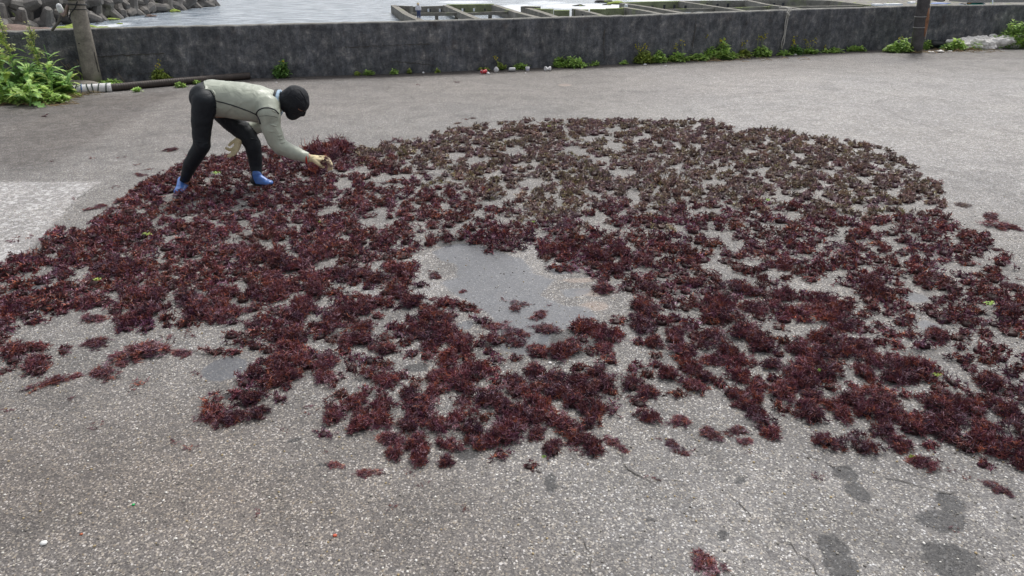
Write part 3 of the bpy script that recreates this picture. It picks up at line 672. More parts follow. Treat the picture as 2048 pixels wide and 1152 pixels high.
def hood_ok(C):
    eye = hc-ax*.012+face*.085; e = C-eye; slot = (abs(e@ax) < .006) & ((e@face) > -.03)
    return is_head(C) & ~slot & (np.linalg.norm(C-hc, axis=1) < .26)
hm = blob_mesh(head_ch+[body_ch[7]], .006, 4)
hd = shell(hm, hood_ok, lambda v: .008+.004*A([mnoise.noise(Vector(p*A([16, 16, 16]))) for p in v]), 'hood')
hood = link('hood', hd, M['hood'], person)
for sgn in (-1, 1):
    p = hc-ax*.012+face*.096+A([0, sgn*.032, 0]); V0, F0 = ico(2); link('eye', mesh('eye', V0*.0105+p, F0, True), simple('dark_eye', (.03, .02, .015), .2), person)
# neck collar
cp = W(562, 206, YC); ca_ = W(575, 207, YC)-W(550, 205, YC); ca_ /= np.linalg.norm(ca_)
def ring(c, axis, r1, r2, th, n=32):
    a = Vector(axis); X = a.cross(Vector((0, 1, 0))).normalized(); Y = a.cross(X); P = [Vector(c)+X*math.cos(t)*r1+Y*math.sin(t)*r2 for t in np.linspace(0, 2*math.pi, n+1)]
    return MB().tube(P, th, 6, False)
link('collar', ring(cp-ca_*.012, ca_, .098, .094, .016).mesh('collar', True), M['collar'], person); link('collar_band', ring(cp-ca_*.034, ca_, .103, .098, .014).mesh('collar_band', True), M['piping'], person)
def bvh_of(me):
    V, N, F = arrays(me); return BVHTree.FromPolygons([Vector(v) for v in V], F)
bj = bvh_of(jk); bh = bvh_of(hd)
def on_surface(b, pts, r, name, mat, step=4, seed=0):
    P = resample(A(pts, float), step); out = []
    for x, y in P:
        d = Vector(ray(x, y)).normalized(); h = b.ray_cast(Vector((0, 0, CH)), d)
        if h[0] is not None: out.append(h[0]+h[1]*.0015)
    if len(out) > 1: return link(name, MB().tube(out, r, 6).mesh(name, True), mat, person)
def zp(L): return [(320+x*400/1589, 130+y*290/1152) for x, y in L]
on_surface(bj, zp([(368, 278), (430, 284), (500, 298), (570, 318), (650, 346), (720, 372), (765, 395)]), .0055, 'side_seam', M['piping'])
on_surface(bj, zp([(765, 392), (790, 430), (800, 470)]), .0075, 'side_seam', M['piping'])
on_surface(bj, zp([(764, 385), (785, 358), (820, 342), (870, 340), (915, 358), (942, 388)]), .006, 'armhole_seam', M['piping'])
on_surface(bj, zp([(780, 408), (850, 402), (900, 408), (935, 420)]), .0016, 'sleeve_seam', M['piping'])
on_surface(bh, [(598, 178), (604, 186), (610, 196), (614, 207)], .0028, 'hood_seam', M['piping'])
on_surface(bh, [(592, 194), (598, 200), (606, 208)], .002, 'hood_seam', M['piping'])
on_surface(bj, zp([(352, 128), (352, 200), (358, 262), (362, 300), (385, 350), (428, 392)]), .003, 'jacket_hem', M['jacket'])
link('strap', MB().tube([W(449, 238, YC-.05), W(450.5, 242, YC-.06), W(450, 246, YC-.05)], .003, 5).mesh('strap'), M['piping'], person)
# sleeve and knee creases: soft raised folds
def fold(b, p0, p1, r, mat): 
    mid = ((p0[0]+p1[0])/2+2, (p0[1]+p1[1])/2+1.5); P = resample(A([p0, mid, p1], float), 2); out = []
    for x, y in P:
        h = b.ray_cast(Vector((0, 0, CH)), Vector(ray(x, y)).normalized())
        if h[0] is not None: out.append(h[0]-h[1]*r*.35)
    if len(out) > 3: link('fold', MB().tube(out, [r*math.sin(math.pi*(i+.4)/(len(out)-.2))+.0008 for i in range(len(out))], 8).mesh('fold', True), mat, person)
for a_, b_ in [((536, 247), (557, 253)), ((553, 272), (566, 266)), ((555, 279), (570, 273)), ((558, 286), (572, 281)), ((534, 262), (552, 262)), ((540, 218), (556, 226)), ((424, 178), (432, 196)), ((414, 190), (424, 203))]:
    fold(bj, a_, b_, .0085, M['jacket'])
bt = bvh_of(tr)
for a_, b_ in [((388, 280), (405, 285)), ((387, 285), (402, 292)), ((418, 282), (404, 290)), ((386, 222), (400, 232)), ((498, 276), (520, 280)), ((506, 345), (521, 344))]:
    fold(bt, a_, b_, .007, M['trousers'])
# gloves
def V3(p): return A(p, float)
def hand(wrist, d, up, palm_n, curl, thumb_side, size=1.0):
    """wrist point, finger direction d, palm normal palm_n; returns chains"""
    d = d/np.linalg.norm(d); n = palm_n-d*(palm_n@d); n /= np.linalg.norm(n); s = np.cross(n, d)*thumb_side
    ch = []; L = .095*size
    for k, (o, l) in enumerate([(.030, .072), (.010, .080), (-.010, .075), (-.029, .060)]):
        b0 = wrist+d*L*.25+s*o*.6; b1 = wrist+d*L+s*o
        ch.append([(b0, .022), (b1, .0155)]); p = b1; a = curl[k]; seg = l*size/3; rr_ = .0150*size**.5; dd = d
        for j in range(3):
            aa = a*(j+1)/1.6; dd = d*math.cos(aa)+n*math.sin(aa)-s*(o*1.5); dd = dd/np.linalg.norm(dd); q = p+dd*seg*1.15; ch.append([(p, rr_), (q, rr_*.92)]); p = q; rr_ *= .92
    t0 = wrist+d*L*.28+s*.022; t1 = wrist+d*L*.62+s*.052+n*.018; t2 = t1+(d*.7+s*.35+n*.4)*.032; t3 = t2+(d*.85+n*.4)*.026
    ch.append([(t0, .022), (t1, .016), (t2, .0145), (t3, .012)]); ch.append([(wrist-d*.03, .034), (wrist+d*.03, .032)])
    return ch
w1 = W(620, 316.5, YC-.18); d1 = W(645, 318, YC-.17)-w1
g1 = link('glove', blob_mesh(hand(w1, d1, None, A([.25, .35, -1.]), [.95, .85, .8, .8], 1, 1.3), .0042, 3, 2), M['glove'], person)
link('glove_cuff', ring(w1-d1/np.linalg.norm(d1)*.026, d1/np.linalg.norm(d1), .041, .041, .008, 20).mesh('glove_cuff', True), M['cuff'], g1).location = g1.location*0
w2 = W(481.5, 271, YC+.13); d2 = W(472, 300, YC+.08)-w2
g2 = link('glove', blob_mesh(hand(w2, d2, None, A([-.7, -.75, .1]), [.9, .35, .3, .25], -1, 1.2), .0042, 3, 2), M['glove'], person)
link('glove_cuff', ring(w2-d2/np.linalg.norm(d2)*.022, d2/np.linalg.norm(d2), .041, .041, .008, 20).mesh('glove_cuff', True), M['cuff'], g2).location = g2.location*0
# boots
def boot(heel, toe, ank):
    d = toe-heel; d[2] = 0; L = np.linalg.norm(d); d /= L; s = A([-d[1], d[0], 0])
    ch = [[(heel+A([0, 0, .043]), (.045, .045, .042)), (lerp(heel, toe, .55)+A([0, 0, .040]), (.046, .046, .036)), (toe+A([0, 0, .034]), (.044, .044, .028))], [(ank+A([0, 0, .02]), .046), (lerp(heel, toe, .22)+A([0, 0, .07]), .048), (lerp(heel, toe, .72)+A([0, 0, .045]), .036)]]
    me = blob_mesh(ch, .006, 4); V, N, F = arrays(me); mid = (heel+toe)/2
    me.materials.append(M['boot_black']); me.materials.append(M['boot_blue']); me.materials.append(M['sole'])
    for p in me.polygons:
        c = A(p.center); u = (c-heel)@d/L; z = c[2]-heel[2]
        if z < .014: p.material_index = 2
        elif z > .026 and u > .16+max(0, (.075-z))*2.5 and z < .30: p.material_index = 1
    b = link('boot', me, None, person); return b
boot(G(371, 374), G(359, 390)+A([0, 0, 0]), ankA); boot(G(511, 370), G(538, 373), ankB)

# small figure far out on the basin
def figure():
    f0 = G(838, 37, -4.8); Y = f0[1]; u = 1/CF*Y
    P = lambda x, z, dy=0: f0+A([x, dy, z])
    root = empty('person', tuple(f0), 'distant person in pale shirt, straw hat and blue trousers on the basin corner', 'person')
    legs = [[(P(-.13, .05), .07), (P(-.12, .45), .085), (P(-.09, .9), .12)], [(P(.12, .05), .07), (P(.12, .45), .085), (P(.09, .9), .12)], [(P(-.13, .04, -.12), .05), (P(-.13, .05), .06)], [(P(.12, .04, -.12), .05), (P(.12, .05), .06)]]
    torso = [[(P(0, .95), (.17, .14, .14)), (P(0, 1.2, -.05), (.19, .14, .16)), (P(0, 1.42, -.12), (.19, .12, .12))], [(P(-.2, 1.42, -.1), .08), (P(-.3, 1.15, -.15), .06), (P(-.26, .9, -.3), .05)], [(P(.2, 1.42, -.1), .08), (P(.3, 1.15, -.15), .06), (P(.26, .9, -.3), .05)], [(P(0, 1.5, -.14), .06), (P(0, 1.64, -.2), .1)]]
    bm_ = blob_mesh(legs+torso, .03, 4, 2); link('body', bm_, M['skin'], root)
    link('trousers', shell(bm_, lambda C: (C[:, 2] < -4.8+.98) & (C[:, 2] > -4.8+.07), .02, 'trousers'), simple('navy_trousers', (.05, .07, .16), .8), root)
    link('shirt', shell(bm_, lambda C: (C[:, 2] > -4.8+.98) & (C[:, 2] < -4.8+1.52), .02, 'shirt'), simple('pale_shirt', (.72, .72, .76), .8), root)
    h = P(0, 1.72, -.2); V_ = MB().tube([h+A([0, 0, -.06]), h+A([0, 0, -.03]), h+A([0, 0, 0]), h+A([0, 0, .12])], [.26, .25, .13, .09], 14); link('hat', V_.mesh('hat', True), simple('straw_hat', (.45, .36, .2), .8), root)
figure()

# ------------------------------------------------------------ seaweed
RED = A([(.130, .044, .060), (.160, .056, .054), (.098, .038, .068), (.066, .032, .056), (.235, .082, .050), (.036, .017, .022), (.135, .053, .068), (.26, .185, .22), (.110, .046, .045)])  # the palest pink entry paints sheen highlights as strand colour
BRN = A([(.185, .140, .138), (.150, .112, .122), (.215, .175, .140), (.120, .094, .098), (.225, .205, .125), (.18, .125, .112), (.080, .062, .064), (.27, .235, .225)])
PG = 1.0
def clump(seed, R=.10, Hh=.045, stems=22, twigs=15, pal=RED, w=.0023, segs=2, tl=.026, core=True):
    g = np.random.default_rng(seed); V = []; F = []; C = []
    lob = [(g.normal(0, R*.42), g.normal(0, R*.42), R*(.42+.25*g.random())) for _ in range(4)]+[(0, 0, R*.6)]
    def hgt(x, y): return max(max(0, 1-((x-a)**2+(y-b)**2)/(r*r*1.25)) for a, b, r in lob)**.6*Hh
    def ribbon(P, ww, c):
        n = len(V); P = A(P); side = g.normal(size=3); k = len(P)
        for i in range(k):
            d = P[min(i+1, k-1)]-P[max(i-1, 0)]; s = np.cross(d, side); s /= np.linalg.norm(s)+1e-9
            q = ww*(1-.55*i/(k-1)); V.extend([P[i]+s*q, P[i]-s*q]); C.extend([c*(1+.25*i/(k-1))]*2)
        F.extend([(n+2*i, n+2*i+1, n+2*i+3, n+2*i+2) for i in range(k-1)])
    if core:  # added near-black dome, standing in for the shade between strands
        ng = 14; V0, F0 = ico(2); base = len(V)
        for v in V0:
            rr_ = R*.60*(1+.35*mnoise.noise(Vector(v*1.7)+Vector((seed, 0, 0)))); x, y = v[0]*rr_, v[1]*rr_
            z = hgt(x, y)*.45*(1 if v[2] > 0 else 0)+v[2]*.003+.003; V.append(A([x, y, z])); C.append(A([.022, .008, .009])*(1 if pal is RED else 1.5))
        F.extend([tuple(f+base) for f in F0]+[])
    tri = len(F)
    for s in range(stems):
        a, b, r = lob[g.integers(0, len(lob))]; th = g.random()*6.28; q = r*math.sqrt(g.random())*.8
        p = A([a+q*math.cos(th), b+q*math.sin(th), 0.]); p[2] = hgt(p[0], p[1])*(.35+.6*g.random())
        th2 = th+g.normal(0, .9); d = A([math.cos(th2), math.sin(th2), g.normal(.25, .35)]); L = R*(.35+.5*g.random()); P = [p]
        tint = pal[g.integers(0, len(pal))]*(.8+.45*g.random())
        for j in range(4):
            d = d+g.normal(0, .35, 3); d[2] -= .18; d /= np.linalg.norm(d); p = p+d*L/4
            p = p.copy(); p[2] = min(max(p[2], .004), hgt(p[0], p[1])*1.15+.012); P.append(p)
        ribbon(P, w*1.1, tint*.8)
        for j in range(twigs):
            u = g.random()*3.99; i = int(u); q0 = P[i]+(P[i+1]-P[i])*(u-i); dd = g.normal(size=3); dd[2] = abs(dd[2])*.42+.02; dd /= np.linalg.norm(dd); l = tl*(.5+g.random())
            q1 = q0+dd*l*.5; dd2 = dd+g.normal(0, .8, 3); dd2[2] -= .15; q2 = q1+dd2/np.linalg.norm(dd2)*l*.5
            c = tint*(.8+.5*g.random()) if g.random() < .7 else pal[g.integers(0, len(pal))]
            Q = [q0, q1, q2] if segs == 2 else [q0, q2]
            for q in Q: q[2] = max(q[2], .003)
            ribbon(Q, w, c)
    return A(V), F, A(C)
def scatter_hi(name, pal, seeds, **k):
    out = []
    for s in seeds:
        V, F, C = clump(s, pal=pal, **k); me = mesh(name, V, F, False, C); me.materials.append(M['algae']); out.append(me)
    return out
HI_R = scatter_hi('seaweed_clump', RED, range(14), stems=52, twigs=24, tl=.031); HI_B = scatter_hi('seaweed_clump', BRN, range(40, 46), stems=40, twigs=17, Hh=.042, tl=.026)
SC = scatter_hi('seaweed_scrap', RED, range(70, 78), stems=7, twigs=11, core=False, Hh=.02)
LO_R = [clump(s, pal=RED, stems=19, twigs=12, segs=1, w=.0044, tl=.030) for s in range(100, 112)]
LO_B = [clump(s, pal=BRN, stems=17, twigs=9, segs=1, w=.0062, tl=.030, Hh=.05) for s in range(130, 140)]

outline = [(350, 328), (325, 352), (295, 355), (262, 385), (235, 412), (200, 432), (172, 462), (130, 455), (92, 470), (85, 502), (40, 512), (0, 528), (-160, 560), (-160, 705), (0, 680), (31, 666), (104, 637), (150, 622), (222, 624), (226, 665), (312, 674), (365, 655), (417, 647), (455, 652), (440, 668), (410, 700), (425, 712), (500, 720), (520, 735), (500, 748), (470, 765), (455, 800), (420, 835), (470, 855), (560, 838), (575, 790), (600, 760), (640, 775), (650, 820), (622, 870), (650, 890), (700, 862), (760, 872), (775, 915), (860, 962), (905, 930), (950, 900), (965, 938), (1085, 945), (1200, 905), (1185, 840), (1250, 830), (1270, 866), (1310, 850), (1300, 800), (1430, 788), (1445, 822), (1500, 840), (1530, 892), (1600, 888), (1650, 905), (1740, 905), (1820, 935), (1940, 940), (2040, 940), (2170, 960), (2300, 900), (2300, 640), (2046, 590), (2035, 520), (2000, 500), (1985, 470), (1930, 455), (1890, 430), (1895, 375), (1850, 345), (1780, 300), (1700, 282), (1640, 277), (1570, 262), (1480, 256), (1420, 243), (1340, 242), (1200, 240), (1040, 240), (920, 256), (862, 266), (858, 284), (790, 282), (740, 296), (660, 288), (610, 300), (580, 308), (520, 296), (480, 308), (430, 318), (390, 318)]
lobe = [(-120, 700), (0, 680), (60, 682), (140, 698), (145, 712), (100, 735), (85, 750), (20, 762), (-120, 770)]
hole = [(800, 515), (845, 495), (900, 480), (945, 482), (965, 503), (1010, 500), (1045, 488), (1075, 480), (1095, 520), (1130, 545), (1165, 525), (1190, 555), (1202, 600), (1235, 605), (1212, 632), (1160, 655), (1150, 690), (1090, 705), (1050, 715), (1005, 700), (990, 680), (940, 690), (900, 665), (960, 650), (965, 625), (900, 612), (850, 610), (815, 605), (785, 578), (850, 572), (838, 545)]
gaps = [(382,413,14,9),(337,401,15,12),(483,411,14,14),(378,446,7,9),(503,463,21,6),(540,492,35,9),(410,519,31,7),(312,522,14,7),(66,581,16,11),(480,578,28,12),(347,595,20,11),(576,553,10,14),(361,620,18,10),(660,425,17,10),(587,455,20,7),(660,529,17,10),(646,599,31,10),(462,609,20,7),(625,637,22,8),(690,578,14,10),(677,620,25,6),(300,460,20,4),(170,550,20,6),
 (722,341,18,8),(687,376,14,10),(760,359,18,8),(781,373,18,7),(836,310,14,5),(878,345,21,6),(954,324,18,8),(1031,307,20,8),(992,255,14,6),(1145,303,18,12),(1027,279,14,6),(1183,276,14,5),(1222,296,16,9),(1194,320,30,5),(1051,331,30,5),(1072,369,22,8),(978,355,20,6),(996,408,12,12),(1023,394,8,14),(1048,425,4,10),(1110,399,18,6),(1236,348,18,9),(1280,279,20,6),(1333,359,12,6),(1305,428,18,9),(1180,442,30,10),(1211,460,18,9),(1347,460,20,9),(1107,348,18,4),(1107,477,22,8),(888,411,10,5),(742,453,22,10),(781,446,16,6),(690,480,16,9),(895,463,24,6),(840,477,14,9),(1267,394,14,5),(1322,390,14,5),
 (1400,309,12,4),(1654,309,12,4),(1709,303,12,4),(1761,307,12,5),(1588,333,16,4),(1657,345,18,5),(1459,335,8,10),(1431,369,22,7),(1515,342,25,5),(1726,359,16,6),(1796,341,12,4),(1535,397,12,6),(1574,400,16,8),(1633,394,12,8),(1726,418,16,6),(1574,432,24,10),(1692,463,26,9),(1671,480,14,12),(1778,456,18,12),(1782,491,14,14),(1442,470,28,8),(1393,428,22,8),(1470,495,24,8),(1501,522,26,10),(1612,515,18,7),(1660,560,22,18),(1466,557,22,12),(1435,535,14,7),(1588,585,14,7),(1830,598,30,14),(1903,540,25,14),(1903,477,14,14),(1973,519,20,20),(1782,432,14,5),(2025,553,22,25),(1563,612,18,8),
 (829,734,30,10),(742,709,18,9),(888,754,20,12),(805,630,30,8),(760,654,12,10),(923,655,25,10),(958,671,30,10),(1010,734,18,10),(1034,752,16,9),(982,768,10,12),(1100,800,12,10),(1125,782,12,18),(1142,748,20,9),(1194,758,38,10),(1253,709,20,20),(1298,772,20,12),(982,824,14,9),(1013,841,15,8),(1090,855,22,15),(1079,893,20,22),(930,900,22,22),(878,817,18,10),(950,768,14,7),(795,796,10,14),(1128,671,28,14),(1353,727,20,14),(1333,675,18,8),(1367,754,18,8),
 (1612,661,28,14),(1560,671,30,8),(1452,689,24,8),(1487,706,20,12),(1511,734,14,20),(1553,772,18,10),(1671,789,30,11),(1681,817,12,18),(1660,768,14,8),(1876,713,30,18),(1855,654,16,20),(1768,640,22,7),(1841,782,28,11),(1810,768,16,10),(1771,744,18,9),(1733,713,18,7),(1803,841,14,10),(1917,834,28,14),(2008,775,26,15),(2028,706,22,15),(1383,633,32,7),(1483,633,22,6),(1369,758,20,8),(2008,855,20,14),(1497,602,14,9),
 (620,700,26,9),(560,690,16,7),(700,770,16,10),(640,745,20,9),(820,840,14,10),(740,830,10,12),(860,880,10,14),(505,780,18,7),(1240,800,18,10),(1740,868,14,12),(1590,840,12,8)]
brown_poly = [(640, 282), (690, 312), (740, 322), (830, 352), (900, 388), (1010, 425), (1150, 447), (1350, 425), (1480, 412), (1740, 430), (1900, 448), (1960, 300), (1500, 200), (900, 200), (640, 250)]
og, lg, hg, bgp = gpoly(outline), gpoly(lobe), gpoly(hole), gpoly(brown_poly)
allp = np.vstack([og, lg]); lo_, hi_ = allp.min(0), allp.max(0)
N = 150000; cand = lo_+rng.random((N, 2))*(hi_-lo_)
i1 = poly_sd(cand[:, 0], cand[:, 1], og); i2 = poly_sd(cand[:, 0], cand[:, 1], lg); ih = poly_sd(cand[:, 0], cand[:, 1], hg)
edge = np.maximum(-i1, -i2)
ok = (edge > .022) & (ih > -.015)
pp = to_px(np.c_[cand, np.zeros(N)])
gp = A([(gx_, gy_, a_, b_) for gx_, gy_, a_, b_ in gaps], float)
for (cx, cy, rx, ry) in gaps:
    f = 1.0+ .035/(1e-6+abs(G(cx+rx, cy)[0]-G(cx, cy)[0]))*.95
    fy = 1.0+ .035/(1e-6+abs(G(cx, cy-ry)[1]-G(cx, cy)[1]))*.7
    if cy > 740: f, fy = 1.05, 1.0
    ok &= np.hypot((pp[:, 0]-cx)/(rx*f), (pp[:, 1]-cy)/(ry*fy)) > 1
for fpt in (G(365, 383), G(524, 371)): ok &= np.hypot(cand[:, 0]-fpt[0], cand[:, 1]-fpt[1]) > .11
cand = cand[ok]; edge = edge[ok]; keep = []; cell = {}
for k, (x, y) in enumerate(cand):
    th = mnoise.noise(Vector((x*1.4, y*1.4, 3)))*.5+mnoise.noise(Vector((x*4.2, y*4.2, 7)))*.5
    if th < -.30 and y > 3.3 and x > -1.1: continue
    if mnoise.noise(Vector((x*6.5, y*5.0, 13))) < (-.25 if x > -1.1 else -.34) and not (x < -2.2 and y < 4.0): continue
    r = .080+.070*max(0, -th)+.012*min(1, max(0, (y-5)/2))+.030*(rng.random()**3)
    cx, cy = int(x//.17), int(y//.17); good = True
    for a in (-1, 0, 1):
        for b in (-1, 0, 1):
            for (u, v) in cell.get((cx+a, cy+b), ()):
                if (u-x)**2+(v-y)**2 < r*r: good = False; break
            if not good: break
        if not good: break
    if good: cell.setdefault((cx, cy), []).append((x, y)); keep.append((x, y, edge[k]))
keep = A(keep)
kb = poly_sd(keep[:, 0], keep[:, 1], bgp)+rng.normal(0, .16, len(keep))+A([mnoise.noise(Vector((a*1.1, b*1.1, 11)))*.35 for a, b, _ in keep]) < 0
sc = (.42+.33*rng.random(len(keep)))*np.where(keep[:, 0] < -1.1, 1.08, 1.0)*np.where(keep[:, 1] < 3.8, .92, 1.0)*np.clip(.75+keep[:, 2]*2.2, .75, 1)*(1-.02*(keep[:, 1] > 5.5))
kp = to_px(np.c_[keep[:, :2], np.zeros(len(keep))]); depth = np.hypot(keep[:, 0], keep[:, 1])
inview = (kp[:, 0] > -30) & (kp[:, 0] < 2078)
strays = [(105,762,24,'r'),(185,640,22,'r'),(195,688,26,'r'),(285,708,46,'r'),(368,707,18,'r'),(205,743,26,'r'),(155,752,13,'r'),(245,728,16,'r'),(870,555,17,'r'),(1030,615,18,'r'),(1080,632,22,'r'),(665,932,13,'r'),(728,950,18,'r'),(1408,1128,33,'r'),(1998,980,18,'r'),(1422,870,26,'r'),(1360,845,26,'r'),(1480,862,20,'r'),(1490,885,16,'r'),(1980,435,18,'r'),(2005,455,24,'r'),(1920,411,14,'b'),(1990,500,10,'r'),(2015,572,16,'r'),(1225,885,20,'r'),(1245,900,14,'r'),(1345,890,18,'r'),(1368,908,12,'r'),
          (925,583,9,'r'),(865,600,9,'r'),(990,655,22,'r'),(940,620,18,'r'),(345,300,13,'r'),(280,350,9,'r'),(945,237,7,'b'),(915,247,8,'b'),(1170,237,8,'b'),(683,275,7,'b'),(600,318,0,'r'),(1095,660,26,'r'),(1045,670,16,'r'),(1040,690,14,'r'),(810,545,10,'r'),(1135,540,14,'r'),(1105,535,10,'r'),(252,400,16,'r'),(183,418,11,'r'),(205,412,10,'r'),(283,372,14,'r'),(265,382,10,'r'),(1870,438,9,'b'),(1940,590,10,'r'),(1958,600,9,'r')]
stray_where = ['left of the bottom left lobe, below the drying bed', 'under the left end of the drying bed', 'between the bottom left lobe and the bed', 'lying as a long island below the left bed', 'as a small tuft right of the long island', 'below the long island at left', 'as a tiny tuft left of the lower tuft', 'joining the long island at its lower end', 'on the dry rim left of the puddle', 'in the middle of the lower puddle', 'at the right side of the lower puddle', 'as a dark tuft below the bed left of centre', 'as a red tuft under the bed left of centre', 'alone on bare pavement at the bottom edge', 'alone at the far lower right', 'as a round ball below the right bed', 'as a loose wisp left of the round ball', 'as a tall tuft right of the round ball', 'at the foot of the tall tuft', 'alone beyond the right edge of the bed', 'alone just below the rightmost loner', 'as a flat brown scrap right of the brown bed', 'at the right frame side of the bed', 'at the right frame edge beside a bare gap', 'at the start of the trailing strand below centre', 'at the end of the trailing strand below centre', 'at the start of the second trailing strand', 'at the end of the second trailing strand']
items = []
for q, s in zip(np.where(inview)[0], sc[inview]): items.append((s*CF*.1/depth[q], q))
items.sort(reverse=True); NIND = 300-len(strays)-3; ind = {q for _, q in items[:NIND]}
def zone(x, y, b):
    if b: return 'brown half dried seaweed clump in the far right part of the bed', 'brown seaweed clumps at the far side'
    if y > 800: return ('dark red seaweed clump on the front edge of the bed left of centre' if x < 1300 else 'dark red seaweed clump on the front edge of the bed at lower right'), 'front edge seaweed %s' % ('left of centre' if x < 1300 else 'at lower right')
    if x < 600 and y > 740: return 'dark red seaweed clump in the small spur reaching out at lower left', 'seaweed in the lower left spur'
    if x < 170 and y > 676: return 'dark red seaweed clump in the separate lobe at the left edge', 'seaweed in the left edge lobe'
    if y > 680: return ('wet red seaweed clump in the front band between spur and puddle' if x < 900 else 'wet red seaweed clump in the front band straight below the puddle' if x < 1250 else 'wet red seaweed clump in the front band right of the puddle' if x < 1650 else 'wet red seaweed clump in the front band near the right frame edge'), 'front band seaweed %d' % (1 if x < 900 else 2 if x < 1250 else 3 if x < 1650 else 4)
    return ('wet red seaweed clump in the middle of the left wing of the bed' if x < 800 else 'wet red seaweed clump beside the puddle' if x < 1300 else 'wet red seaweed clump in the right wing of the bed'), 'middle seaweed %s' % ('left wing' if x < 800 else 'beside the puddle' if x < 1300 else 'right wing')
gname = {'front band seaweed 1': 'front band seaweed between spur and puddle', 'front band seaweed 2': 'front band seaweed below the puddle', 'front band seaweed 3': 'front band seaweed right of the puddle', 'front band seaweed 4': 'front band seaweed near the right edge'}
def place(me, x, y, s, lab, cat, grp, zs=1.0, name='seaweed_clump', zoff=0.):
    o = bpy.data.objects.new(name, me); COL.objects.link(o); o.location = (x, y, zoff); o.rotation_euler = (rr.uniform(-.06, .06), rr.uniform(-.06, .06), rr.uniform(0, 6.28))
    o.scale = (s*rr.uniform(.85, 1.2), s*rr.uniform(.85, 1.2), s*zs); return tag(o, lab, cat, grp)
LM = [(10, 620, 'the left frame edge'), (70, 720, 'the separate left lobe'), (285, 650, 'the notch above the loose island'), (360, 392, 'the rear boot'), (530, 372, 'the front boot'), (630, 330, 'the reaching glove'), (170, 470, 'the upper left bed corner'), (410, 520, 'the left wing slots'), (480, 820, 'the lower left spur'), (650, 870, 'the rounded front clump'), (620, 640, 'the gaps left of the puddle'), (780, 640, 'the left puddle rim'),
      (960, 590, 'the puddle'), (1160, 620, 'the orange stained patch'), (1040, 700, 'the lower puddle tip'), (940, 480, 'the upper puddle rim'), (870, 950, 'the trailing front tongue'), (1010, 920, 'the big front clump'), (1090, 870, 'the forked front gap'), (1250, 710, 'the gap right of the puddle'), (1300, 820, 'the bare front bay'), (1420, 870, 'the loose round ball'), (1563, 872, 'the orange topped clump'), (1500, 720, 'the curved right gap'),
      (1612, 661, 'the oval right gap'), (1671, 790, 'the right front gap'), (1740, 905, 'the right front edge'), (1876, 713, 'the winding bare channel'), (1920, 835, 'the slanting right gap'), (2040, 760, 'the right frame edge'), (1660, 560, 'the upper right gap'), (1975, 625, 'the bright green alga strip'), (1350, 560, 'the middle of the right wing'), (760, 760, 'the left front band'), (900, 800, 'the middle front band'), (1960, 930, 'the lower right bed end')]
def describe(px, py, b, big):
    d = [(math.hypot(px-a, (py-c)*1.5), a, c, n) for a, c, n in LM]; dd, a, c, n = min(d)
    ang = math.degrees(math.atan2(-(py-c)*1.5, px-a)) % 360; k = int(((ang+22.5) % 360)/45)
    w_ = ['right of', 'above and right of', 'straight above', 'above and left of', 'left of', 'below and left of', 'straight below', 'below and right of'][k]
    return ('brown' if b else 'red')+' seaweed clump '+w_+' '+n, dd
pend = {}
for q in sorted(ind):
    x, y, _ = keep[q]; o = place(rr.choice(HI_B if kb[q] else HI_R), x, y, sc[q], None, 'seaweed', 'clumps of the seaweed bed', rr.uniform(1.1, 1.8))
    l, dd = describe(kp[q, 0], kp[q, 1], kb[q], 0); pend.setdefault(l, []).append((dd, o))
for l, L in pend.items():
    L.sort(key=lambda v: v[0])
    for k, (_, o) in enumerate(L): o['label'] = l if len(L) == 1 else ('nearest' if k == 0 else ORD[k]+' nearest')+' '+l
Vs = []; Fs3 = []; Fs4 = []; Cs = []; n = 0
LOa = {}
for key, L in (('r', LO_R), ('b', LO_B)):
    LOa[key] = [(V, A([f for f in F if len(f) == 3]), A([f for f in F if len(f) == 4]), C) for V, F, C in L]
for q in range(len(keep)):
    if q in ind: continue
    V, f3, f4, C = LOa['b' if kb[q] else 'r'][rng.integers(0, 10)]; a = rng.random()*6.28; s = sc[q]; ca, sa = math.cos(a), math.sin(a)
    sxx, syy, szz = s*(.85+.35*rng.random()), s*(.85+.35*rng.random()), s*(1.0+.7*rng.random())
    P = np.stack([(V[:, 0]*ca-V[:, 1]*sa)*sxx+keep[q, 0], (V[:, 0]*sa+V[:, 1]*ca)*syy+keep[q, 1], V[:, 2]*szz], 1)
    Vs.append(P); Fs3.append(f3+n); Fs4.append(f4+n); Cs.append(C*(.72+.5*rng.random())*A([1, .9+.25*rng.random(), .85+.35*rng.random()])); n += len(V)
Vs, Cs, f3, f4 = np.vstack(Vs), np.vstack(Cs), np.vstack(Fs3), np.vstack(Fs4)
tris = np.vstack([f3, f4[:, [0, 1, 2]], f4[:, [0, 2, 3]]])
print('CLUMPS', len(keep), 'bed tris', len(tris))
tag(link('seaweed_bed', mesh('seaweed_bed', Vs, tris, False, Cs), M['algae']), 'many more clumps of drying red and brown seaweed spread over the pavement', 'seaweed', kind='stuff')
